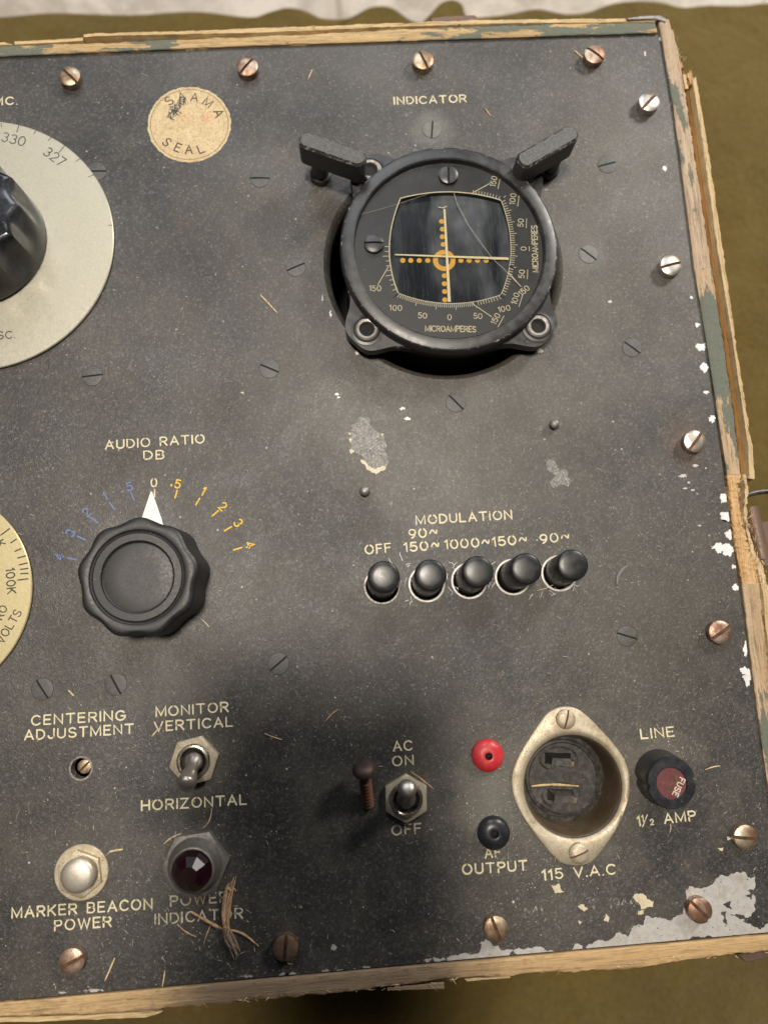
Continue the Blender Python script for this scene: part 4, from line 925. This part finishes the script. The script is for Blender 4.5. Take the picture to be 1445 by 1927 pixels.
# ---- marker beacon push switch
c = P(153.5, 1642, .8); e = empty('push_switch', ROOT, (c.x, c.y, 0))
mb = MB(); mb.lathe([(9.3, 0), (9.4, .15), (9.4, .75), (9.1, 1.0), (6.5, 1.0)], 64, top=False); mb.build('washer', 'nickel', e)
mb = MB(); hexnut(mb, 8.1, 2.9, 96, 5.6); mb.build('nut', 'nickel', e)
j = P(144.5, 1650, 8) - c
mb = MB(); mb.rings([[(j.x * k + r * math.cos(2 * math.pi * i / 48), j.y * k + r * math.sin(2 * math.pi * i / 48), z) for i in range(48)] for r, z, k in ((5.5, 1.5, .3), (5.6, 6, .8), (5.75, 6.6, .9), (5.7, 7.3, 1), (5.3, 7.8, 1), (4.3, 8.2, 1), (2.5, 8.5, 1), (.6, 8.6, 1))], True, False); mb.build('button_cap', 'satin', e)
# ---- jacks
for (u, v, mt, lb) in ((917.6, 1422, 'red', 'red jack'), (929, 1568, 'blackplastic', 'black jack')):
    c = P(u, v, 1.5); mb = MB()
    mb.lathe([(5.75, .1), (5.9, .6), (5.85, 1.4), (5.4, 2.2), (4.4, 2.95), (3.0, 3.45), (1.9, 3.6), (1.45, 3.5), (1.25, 3.1), (1.2, 1.0), (.1, .9)], 48, mis=[0] * 8 + [1, 1, 1]); o = mb.build('pin_jack', [mt, 'dark'], ROOT, (c.x, c.y, 0)); tag(o, lb)

# ---- mains inlet
S = empty('power_inlet', ROOT, (SOCK.x, SOCK.y, 0))
c5 = lambda x, y, z=1.2: P(930 + x / 3.0745, 1300 + y / 3.0745, z) - SOCK
out = [(410, 93), (355, 105), (300, 140), (235, 225), (150, 360), (108, 460), (99, 540), (120, 640), (180, 752), (260, 862), (335, 950), (390, 995), (450, 1010), (515, 1008), (570, 985), (640, 900), (702, 810), (756, 700), (782, 600), (780, 490), (750, 395), (690, 308), (600, 208), (530, 140), (470, 102)]
ol = [Vector(p) for p in spline([tuple(c5(*p)) for p in out], 6)]
if area2(ol) < 0: ol = ol[::-1]
th = [math.atan2(p.y, p.x) for p in ol]; n = len(ol)
rg = [[(p.x, p.y, .05) for p in ol], [(p.x, p.y, .9) for p in ol], [(p.x * .985, p.y * .985, 1.2) for p in ol]]
for r, z in ((21.0, 1.2), (20.0, 1.25), (19.0, 1.0), (18.2, .3), (17.5, -.8), (17.0, -3), (16.6, -8), (16.2, -14.5)): rg.append([(r * math.cos(a) if math.hypot(ol[i].x, ol[i].y) > r + .3 else ol[i].x * .97, r * math.sin(a) if math.hypot(ol[i].x, ol[i].y) > r + .3 else ol[i].y * .97, z) for i, a in enumerate(th)])
mb = MB(); mb.rings(rg, False, True); mb.f.pop(-1); mb.mi.pop(-1)
mb.mi = [1 if max(math.hypot(mb.v[i][0], mb.v[i][1]) for i in f) < 18.6 else 0 for f in mb.f]; mb.build('flange', ['nickel', 'nickel_dirty'], S, sharp=50)
mb = MB(); mb.lathe([(16.4, -14.2), (14.6, -13.6), (14.2, -12.9), (13.4, -12.6), (12.9, -13.1), (.2, -13.1)], 56); mb.build('insulator', 'insulator', S)
for (u, v) in ((1054, 1431), (1059, 1500)):
    q = P(u, v, -10) - SOCK; mb = MB(); A_ = Matrix.Rotation(R(-6), 2)
    lo_ = [q + A_ @ Vector(p) for p in ((-5.2, -1.9), (5.0, -1.9), (5.0, 2.3), (-5.2, 2.3))]; hi_ = [q + A_ @ Vector(p) for p in ((-4.6, -1.1), (3.2, -1.1), (3.0, 1.5), (-4.2, 1.5))]
    mb.tube([(x, y, -13.0) for x, y in arc(q.x, q.y, 7.2, 4.4, -60, 235, 24)], .35, 8); mb.rings([[(p.x, p.y, -13.3) for p in lo_], [(p.x, p.y, -8.5) for p in hi_], [(p.x * .985 + q.x * .015, p.y * .985 + q.y * .015, -6.0) for p in hi_]], True, False); o = mb.build('contact_block', 'insulator', S)
    mb = MB(); mb.box(q.x + 2.4, q.y - 1.1, 5.0, 2.3, -12.4, -8.2, -6, .3); mb.build('contact_blade', 'contact', S)
for (u, v, a, b) in ((1065, 1354, (1070, 1338), (1062, 1372)), (1090, 1607, (1072, 1615), (1108, 1599))):
    q = P(u, v, 2.8) - SOCK; d = P(*b) - P(*a); o = screw_mb(3.55, 2.0, .7, .9, .5, .5).build('flange_screw', ['nickel', 'slot'], S, (q.x, q.y, 1.15)); o.rotation_euler.z = math.atan2(d.y, d.x) - math.pi / 2
# ---- fuse holder
c = P(1240, 1458); e = empty('fuse_holder', ROOT, (c.x, c.y, 0)); t = P(1263, 1474, 11.5) - c
rf = (P(1310.5, 1474, 11.5) - P(1215.5, 1474, 11.5)).length / 2
def fm(a):
    v_ = 1
    for g in (183, 3, 93 + 200):
        dl = abs((a - R(g) + math.pi) % (2 * math.pi) - math.pi); v_ -= .10 * math.exp(-(dl / R(7)) ** 2) if g != 293 else 0
    return v_
mb = MB(); n = 96
mb.rings([[(t.x * k + r * fm(2 * math.pi * i / n) * math.cos(2 * math.pi * i / n), t.y * k + r * fm(2 * math.pi * i / n) * math.sin(2 * math.pi * i / n), z) for i in range(n)] for r, z, k in ((rf * 1.02, .05, .1), (rf * 1.02, 4, .4), (rf, 10.2, .9), (rf * .985, 11.0, 1), (rf * .94, 11.5, 1))] + [[(t.x + r * math.cos(2 * math.pi * i / n), t.y + r * math.sin(2 * math.pi * i / n), z) for i in range(n)] for r, z in ((rf * .62, 11.6), (rf * .58, 11.2))], False, False)
mb.build('fuse_cap', 'blackplastic', e)
mb = MB(); mb.lathe([(rf * .6, 10.6), (rf * .585, 11.25), (.2, 11.3)], 40, t.x, t.y); FI = mb.build('fuse_insert', 'maroon', e)
mb = MB(); q = P(930 + 1078 / 3.0745, 1300 + 560 / 3.0745, 11.4) - c; a = P(930 + 1090 / 3.0745, 1300 + 500 / 3.0745, 11.4) - c; b = P(930 + 1040 / 3.0745, 1300 + 615 / 3.0745, 11.4) - c
d = b - a; text_at(mb, "FUSE", (a + b) / 2 + (b - a) * .0, math.atan2(d.y, d.x), 2.0, .42, 11.36, .28)
mb.build('fuse_lettering', 'fuseletter', e)
mb = MB(); a = P(930 + 1052 / 3.0745, 1300 + 492 / 3.0745, 11.4) - c; b = P(930 + 1008 / 3.0745, 1300 + 575 / 3.0745, 11.4) - c; mb.ribbon([a, b], 1.3, 11.34); mb.build('insert_slot', 'slot', e)

# ---- bare and chipped places on the panel
def chips(name, mat_, polys, z=.035, amp=.2, minlen=.6, label=None):
    rr = random.Random(name + mat_); o = None
    for k, pl in enumerate(polys):
        pts = ragged(pxpoly(pl), amp, minlen, rr)
        pts = [(min(XR - .1, x), max(YB + .1, y)) for x, y in pts]
        c = Vector((sum(p[0] for p in pts) / len(pts), sum(p[1] for p in pts) / len(pts)))
        mb = MB(); mb.prism([(x - c.x, y - c.y) for x, y in pts], 0.004, z + .003 * (k % 5)); o = mb.build(name, mat_, ROOT, (c.x, c.y, 0))
        if k == 0 and label: o['label'] = label
    return o
c7 = lambda l: [(840 + x / 2.388, 1600 + y / 2.388) for x, y in l]
BIG = c7([(625, 447), (640, 420), (700, 405), (775, 366), (812, 390), (830, 350), (880, 337), (893, 295), (940, 300), (1010, 316), (1060, 290), (1083, 240), (1075, 200), (1090, 160), (1140, 172), (1190, 155), (1215, 125), (1270, 112), (1330, 95), (1350, 120), (1385, 117), (1378, 180), (1352, 178), (1385, 212), (1383, 275), (1340, 302), (1330, 320), (1375, 340), (1410, 357), (1450, 318), (1530, 300), (1530, 372), (1445, 372), (1200, 396), (900, 425)])
chips('bare_metal_patch', 'bare', [BIG], .03, .2, .6, 'large bare metal patch at the lower right corner')
chips('bare_metal_patch', 'bare', [c7([(0, 492), (40, 470), (100, 465), (150, 455), (154, 412), (175, 400), (205, 425), (235, 430), (240, 446), (300, 450), (350, 445), (420, 432), (455, 455), (510, 463), (400, 475), (200, 490)]), c7([(545, 457), (580, 420), (610, 430), (616, 450)])], .03, .2, .6, 'bare strip along the bottom edge')
chips('paint_remnant', 'panel', [c7([(1240, 240), (1275, 228), (1278, 268), (1258, 258)]), c7([(1228, 278), (1255, 275), (1262, 330), (1240, 320)]), c7([(1275, 285), (1330, 290), (1345, 322), (1310, 305)]), c7([(1340, 205), (1375, 200), (1370, 222)])], .045, .25, .5)
def blobpoly(u, v, a, b, n=9, rr=random.Random(3)): return [(u + a * math.cos(2 * math.pi * i / n) * rr.uniform(.6, 1.15), v + b * math.sin(2 * math.pi * i / n) * rr.uniform(.6, 1.15)) for i in range(n)]
edgechips = [(1319, 653, 11, 9), (1324, 693, 8, 10), (1311, 612, 4.5, 4), (1300, 560, 3, 3), (1329, 738, 6, 4), (1339, 788, 7, 8), (1361, 938, 8, 12), (1364, 972, 13, 12), (1370, 1006, 8, 10), (1350, 1030, 13, 10), (1370, 1034, 12, 12), (1382, 1067, 6, 4), (1383, 1105, 8, 6), (1402, 1222, 6, 17), (1398, 1262, 8, 9), (1405, 1276, 7, 16)]
chips('paint_chip', 'chalk', [blobpoly(*e) for e in edgechips], .04, .42, .3)
small = [(1308, 876, 6, 3), (1284, 896, 9, 3), (1295, 908, 3, 2.5), (1288, 919, 5, 1.8), (1303, 922, 5, 2.5), (1316, 989, 4, 1.6), (1250, 317, 5, 5), (1327, 881, 2, 2), (1147, 568, 4, 3), (1213, 100, 2, 6), (1242, 73, 3, 5), (690, 668, 6, 2), (672, 664, 4, 5), (1000, 655, 12, 5), (1015, 660, 8, 4), (622, 590, 2, 9), (607, 560, 1.5, 8), (633, 742, 5, 3), (637, 748, 4, 2), (757, 769, 7, 3), (766, 788, 6, 4), (628, 1783, 6, 7), (180, 1864, 20, 3), (118, 1868, 8, 2), (460, 1838, 18, 3), (545, 1833, 20, 4), (612, 1827, 8, 3), (640, 1826, 8, 3.5), (667, 1824, 4, 2), (690, 1821, 8, 4), (820, 1806, 22, 4), (860, 1801, 20, 4)]
chips('paint_chip', 'bare', [blobpoly(*e) for e in small], .04, .3, .3)
c8 = lambda l: [(480 + x / 3.01, 700 + y / 3.01) for x, y in l]
chips('scraped_patch', 'scrape', [c8([(545, 300), (590, 255), (640, 250), (650, 300), (720, 350), (745, 420), (758, 480), (740, 540), (690, 560), (640, 530), (590, 465), (545, 440), (530, 380)]), [(1028, 868), (1040, 862), (1046, 874), (1052, 884), (1068, 888), (1073, 905), (1068, 916), (1040, 918), (1034, 908), (1045, 896), (1040, 888), (1028, 884)]], .03, .2, .6, 'large scraped patch above the modulation buttons')
chips('paint_chip', 'undercoat', [c8([(600, 495), (615, 500), (640, 530), (680, 550), (710, 540), (735, 532), (738, 550), (705, 566), (684, 580), (640, 556), (606, 518)]), c8([(532, 440), (548, 436), (562, 455), (545, 464)]), c8([(528, 340), (542, 345), (535, 356)]), c8([(535, 375), (548, 380), (540, 398)]), c8([(715, 347), (728, 350), (720, 366)]), [(1190, 1688), (1210, 1682), (1230, 1696), (1228, 1706), (1205, 1710)], [(1200, 1714), (1212, 1712), (1210, 1720), (1200, 1722)], [(1138, 1719), (1144, 1724), (1144, 1735), (1136, 1733)], [(1086, 1704), (1098, 1702), (1106, 1712), (1098, 1715)], [(1036, 1664), (1052, 1663), (1054, 1672), (1060, 1678), (1044, 1681)], [(1350, 1596), (1360, 1594), (1358, 1602)], [(1366, 1573), (1374, 1578), (1368, 1581)], [(1088, 1731), (1096, 1735), (1090, 1741)], [(452, 740), (458, 738), (460, 742)]], .045, .22, .4)
# paint cracks round the buttons and a few long scratches
mb = MB(); rr = random.Random(8)
for (u, v) in ((765, 1065), (772, 1060), (755, 1092), (762, 1100), (845, 1058), (852, 1068), (842, 1090), (850, 1113), (768, 1129), (775, 1132), (922, 1095), (926, 1105), (1003, 1118), (1015, 1125), (1045, 1118), (848, 1120), (757, 1055), (738, 1060), (925, 1062), (1008, 1062), (862, 1110), (1080, 1100)):
    a = rr.uniform(0, 6.28); p = Vector(P(u, v)); 
    for br in range(rr.choice((1, 1, 2))):
        l = [p]; aa = a + rr.uniform(-1.2, 1.2)
        for k in range(rr.choice((2, 3))): aa += rr.uniform(-.9, .9); l.append(l[-1] + Vector((math.cos(aa), math.sin(aa))) * rr.uniform(.5, 1.2))
        mb.ribbon(l, rr.uniform(.08, .16), .03 + .002 * br)
mb.build('paint_crack', 'chalk', ROOT)
mb = MB()
for k in range(150):
    u, v = rr.uniform(0, 1400), rr.uniform(90, 1800); p = Vector(P(u, v))
    if p.x > XR - 4 or (p - CUT).length < RI + 4 or (p - SOCK).length < 30: continue
    a = rr.gauss(.6, .9); l = rr.uniform(.4, 2.6); q = Vector((math.cos(a), math.sin(a))) * l
    mb.ribbon([p, p + q * .5 + Vector((rr.gauss(0, .08), rr.gauss(0, .08))), p + q], rr.uniform(.06, .13), .02 + .0005 * (k % 20))
for (u, v, k_, sp, a0) in ((930, 1500, 60, 26, .5), (330, 1270, 26, 14, -.4), (1130, 440, 40, 40, 1.4), (620, 720, 30, 40, .3), (760, 1130, 34, 30, .1), (1180, 1330, 40, 45, .6), (210, 1640, 40, 40, 1.2), (1330, 1500, 30, 26, .7), (520, 520, 24, 60, -.9), (680, 260, 26, 60, .2)):
    for k in range(k_):
        p = Vector(P(rr.gauss(u, sp), rr.gauss(v, sp)))
        if p.x > XR - 4 or (p - CUT).length < RI + 3 or (p - SOCK).length < 30: continue
        a = a0 + rr.gauss(0, .35); q = Vector((math.cos(a), math.sin(a))) * rr.uniform(.3, 1.9)
        mb.ribbon([p, p + q], rr.uniform(.05, .12), .02 + .0004 * (k % 40))
o = mb.build('fine_scratch', 'scrape', ROOT); o['kind'] = 'stuff'

# ------------------------------------------------------------------ loose things lying on the panel
b, hd = P(694, 1522, 1.0), P(685, 1449, 10.5)
Rs = empty('rusty_screw', None, (b.x, b.y, 0)); tag(Rs, 'rusty round-head screw standing askew left of the AC toggle switch', 'screw')
v0 = Vector((0, 0, -.5)); v1 = Vector((hd.x - b.x, hd.y - b.y, 10.0)); dv = v1 - v0
mb = MB(); nn_ = 60; mb.tube([v0 + dv * (i / nn_) for i in range(nn_ + 1)], [min(1, .4 + i / 8) * (1.95 + (.28 * math.sin(i * 2 * math.pi / 5) if i < 46 else 0)) for i in range(nn_ + 1)], 18); mb.build('shank', 'rust', Rs)
ax = dv.normalized(); q_ = ax.to_track_quat('Z', 'Y').to_matrix()
mb = MB(); pr = [(1.9, -1.0), (3.9, -.8), (4.15, -.3), (4.0, .5), (3.3, 1.5), (2.1, 2.1), (.8, 2.3)]
mb.rings([[v1 + q_ @ Vector((r * math.cos(2 * math.pi * i / 32), r * math.sin(2 * math.pi * i / 32), z)) for i in range(32)] for r, z in pr], True, True); mb.build('screw_head', 'blackened', Rs)

def splinter(pts, z, wd, mat_='straw', seed=0, flat=.5):
    wd *= .52; rr = random.Random(seed); mb = MB(); q = spline(pts, 5, False) if len(pts) > 2 else [tuple(Vector(pts[0]).lerp(Vector(pts[1]), i / 6)) for i in range(7)]
    pp = [P(*a, z) for a in q]; o = pp[len(pp) // 2]; n = len(pp)
    path = [(p.x - o.x, p.y - o.y, wd * flat * .5 + rr.uniform(0, .12)) for p in pp]
    rad = [wd / 2 * (.35 + .65 * math.sin(math.pi * min(1, max(0, (.12 + .8 * i / (n - 1)))))) * rr.uniform(.8, 1.15) for i in range(n)]
    mb.tube(path, rad, 7, flat); return mb, o
def loose(name, pts, wd, label, cat='splinter', mat_='straw', z=.03, group='loose splinters on the panel', seed=0):
    mb, o = splinter(pts, z, wd, mat_, seed); ob = mb.build(name, mat_, None, (o.x, o.y, z)); tag(ob, label, cat, group); return ob
# the big shredded piece over the word INDICATOR
o0 = P(428, 1712); BIGS = empty('wood_splinter', None, (o0.x, o0.y, 0)); tag(BIGS, 'large shredded wood splinter lying over the word INDICATOR beside the pilot lamp', 'splinter')
mb = MB(); rr = random.Random(21)
def fibre(mb, pts, wd, zc):
    pp = [P(*a) - o0 for a in spline(pts, 5, False)]; n = len(pp)
    mb.tube([(p.x, p.y, zc + rr.uniform(-.1, .1)) for p in pp], [wd / 2 * max(.15, math.sin(math.pi * (.1 + .82 * i / (n - 1)))) * rr.uniform(.85, 1.15) for i in range(n)], 7, .8)
for k in range(24):
    s_ = rr.uniform(-1, 1); fibre(mb, [(441 + s_ * 5, 1646 + rr.uniform(0, 30)), (433 + s_ * 8, 1672 + rr.uniform(-4, 4)), (427 + s_ * 7.5, 1708), (427 + s_ * 5, 1738 + rr.uniform(-4, 4)), (431 + s_ * 4, 1750 + rr.uniform(-12, 12))], rr.uniform(.4, .95), rr.uniform(.5, 2.2))
mb.build('fibre_bundle', 'straw', BIGS)
mb = MB()
for k in range(14):
    s_ = rr.uniform(-1, 1); fibre(mb, [(426 + s_ * 5, 1742), (435 + s_ * 10, 1765 + rr.uniform(-5, 5)), (448 + s_ * 7, 1795 + rr.uniform(-14, 6))], rr.uniform(.6, 1.3), rr.uniform(.5, 1.5))
mb.build('bark_end', 'bark', BIGS)
loose('wood_splinter', [(362, 1716), (395, 1735), (428, 1752)], 2.2, 'pale splinter crossing the letters of INDICATOR below the pilot lamp', seed=1, z=.1)
loose('wood_splinter', [(428, 1748), (458, 1757), (487, 1780)], 1.5, 'thin splinter fork pointing right from the large shredded splinter', seed=2, z=.1)
loose('wood_splinter', [(334, 1739), (350, 1753), (370, 1763)], .95, 'short splinter under the letters IND near the panel bottom', seed=3)
loose('wood_splinter', [(397, 1740), (390, 1757), (384, 1775)], .8, 'dark upright splinter below the letter A of INDICATOR', seed=4)
loose('wood_splinter', [(217, 1802), (208, 1823), (198, 1846)], 1.1, 'slanting splinter right of the coppery bottom left screw', mat_='straw_pale', seed=5)
loose('wood_splinter', [(311, 1826), (309, 1840), (306, 1857)], .9, 'upright splinter standing near the bottom edge of the panel', mat_='straw_pale', seed=6)
loose('wood_splinter', [(206, 1603), (218, 1600), (232, 1598)], 1.6, 'short thick splinter right of the silver push switch', mat_='straw_pale', seed=7)
loose('wood_splinter', [(130, 1299), (135, 1304), (141, 1310)], 1.6, 'stubby orange splinter between the two flush screws', mat_='straw_pale', seed=8)
loose('wood_splinter', [(491, 556), (506, 572), (522, 589)], 1.2, 'straw sliver lying below the left clamp lever', mat_='straw_pale', seed=9)
loose('wood_splinter', [(580, 150), (584, 140), (588, 131)], .9, 'pale sliver near the top rail between two raised screws', mat_='straw_pale', seed=10)
loose('wood_splinter', [(912, 204), (917, 211), (923, 219)], 1.1, 'small sliver right of the word INDICATOR at the top', mat_='straw', seed=11)
loose('wood_splinter', [(1081, 96), (1093, 107), (1110, 121)], 1.3, 'curled sliver caught under the coppery screw at top right', mat_='straw_pale', seed=12)
loose('wood_splinter', [(498, 1380), (512, 1386), (531, 1392)], 1.0, 'pale twig right of the word VERTICAL', mat_='straw', seed=13)
loose('wood_splinter', [(613, 1356), (625, 1343), (637, 1334)], .8, 'pale sliver crossed over others above the rusty screw', mat_='straw', seed=14)
loose('wood_splinter', [(383, 1558), (394, 1545), (400, 1520)], .8, 'bent fibre below the word HORIZONTAL', mat_='straw', seed=15)
loose('wood_splinter', [(309, 1588), (322, 1577), (342, 1568)], .9, 'bent straw leaning on the pilot lamp nut', mat_='straw_pale', seed=16)
loose('wood_splinter', [(773, 1452), (793, 1466), (815, 1484)], 1.2, 'splinter lying against the AC toggle switch nut', mat_='straw', seed=17, z=1.5)
loose('wood_splinter', [(286, 1386), (292, 1379), (299, 1371)], 1.1, 'sliver lying on the V of VERTICAL', mat_='straw_pale', seed=18, z=.1)
loose('wood_splinter', [(1011, 1111), (1024, 1108), (1040, 1101)], .9, 'yellow straw beside the rightmost modulation button', mat_='straw_pale', seed=19)
loose('wood_splinter', [(380, 1165), (387, 1172), (394, 1180)], .9, 'pale sliver lower right of the ratio knob', mat_='straw_pale', seed=20)
loose('wood_splinter', [(1260, 1550), (1261, 1558), (1259, 1567)], .9, 'tiny brown sliver below the letters AMP', mat_='straw', seed=22)
loose('wood_splinter', [(1326, 1448), (1341, 1443), (1354, 1441)], .9, 'pale sliver right of the fuse holder', mat_='straw_pale', seed=23)
o = loose('straw_piece', [(999, 1479), (1040, 1476), (1088, 1479)], 1.7, 'orange straw lying across the power inlet between its blades', 'straw', 'straw_pale', -12.6, seed=24)
leaf = loose('paint_flake', [(1160, 1099), (1162, 1085), (1170, 1072), (1180, 1064)], 2.4, 'greenish curled paint flake right of the modulation buttons', 'paint flake', 'flatscrew_chalk', .05, seed=25)
# uncountable crumbs and fibres
mb = MB(); rr = random.Random(77)
hot = [(1330, 160, 60), (1040, 1110, 40), (640, 1345, 60), (420, 1760, 70), (300, 1700, 90), (180, 1810, 90), (930, 1500, 60), (1120, 110, 30), (760, 1480, 60), (950, 260, 60), (250, 1420, 90), (700, 1000, 120), (1250, 1500, 100), (1150, 1060, 60), (820, 230, 80), (480, 1850, 60), (1020, 1640, 60), (1200, 1010, 80), (1250, 1420, 35), (1075, 1480, 75), (765, 1500, 32), (367, 1435, 34), (370, 1630, 45), (150, 1640, 45), (890, 1100, 90), (850, 700, 110), (920, 1420, 30), (930, 1570, 30)]
for k in range(2600):
    if rr.random() < .68:
        h = rr.choice(hot); u, v = rr.gauss(h[0], h[2]), rr.gauss(h[1], h[2])
    else: u, v = rr.uniform(-20, 1420), rr.uniform(90, 1850)
    p = Vector(P(u, v))
    if not (XL < p.x < XR - .6 and YB + .6 < p.y < YT - .6) or (p - CUT).length < RI + 1 or (p - SOCK).length < 21: continue
    if rr.random() < .30:
        a = rr.uniform(0, 3.14); l = rr.uniform(.5, 2.0) * (1.6 if rr.random() < .12 else 1); dv = Vector((math.cos(a), math.sin(a))) * l / 2; bend = Vector((rr.gauss(0, .15), rr.gauss(0, .15)))
        mb.tube([(p.x - dv.x, p.y - dv.y, .1), (p.x + bend.x, p.y + bend.y, .22), (p.x + dv.x, p.y + dv.y, .12)], [.03, rr.uniform(.04, .11), .03], 5, .7)
    else:
        r = rr.uniform(.06, .18) * (1.7 if rr.random() < .06 else 1); n = 6
        mb.rings([[(p.x + r * k_ * math.cos(i * math.pi / 3 + k) * rr.uniform(.8, 1.2), p.y + r * k_ * math.sin(i * math.pi / 3 + k) * rr.uniform(.8, 1.2), z) for i in range(n)] for k_, z in ((1, .0), (.9, r * .5), (.4, r * .9))], True, False)
tag(mb.build('wood_dust', 'dust', None), 'pale wood dust and fibre crumbs scattered over the black panel', 'dust', None, 'stuff')

# ------------------------------------------------------------------ the telephone that takes the picture (its shadow falls on the panel)
TEL = empty('smartphone'); TEL.matrix_world = cam.matrix_world.copy()
tag(TEL, 'dark smartphone held flat above the panel, its shadow on the lower middle', 'smartphone')
def rrect(x0, y0, x1, y1, r, n=8):
    out = []
    for cx, cy, a in ((x1 - r, y1 - r, 0), (x0 + r, y1 - r, 90), (x0 + r, y0 + r, 180), (x1 - r, y0 + r, 270)): out += arc(cx, cy, r, r, a, a + 90, n)
    return out
mb = MB(); mb.prism(rrect(-71, -154, 14, 14, 11), 4.2, 12, .8); mb.build('phone_body', 'blackplastic', TEL)
mb = MB(); mb.prism(rrect(-24, -24, 10, 10, 7), 2.2, 4.3, .3); mb.build('camera_bump', 'gunmetal', TEL)
mb = MB(); mb.lathe([(5, .8), (5, 2.3)], 32); mb.build('lens', 'window', TEL)
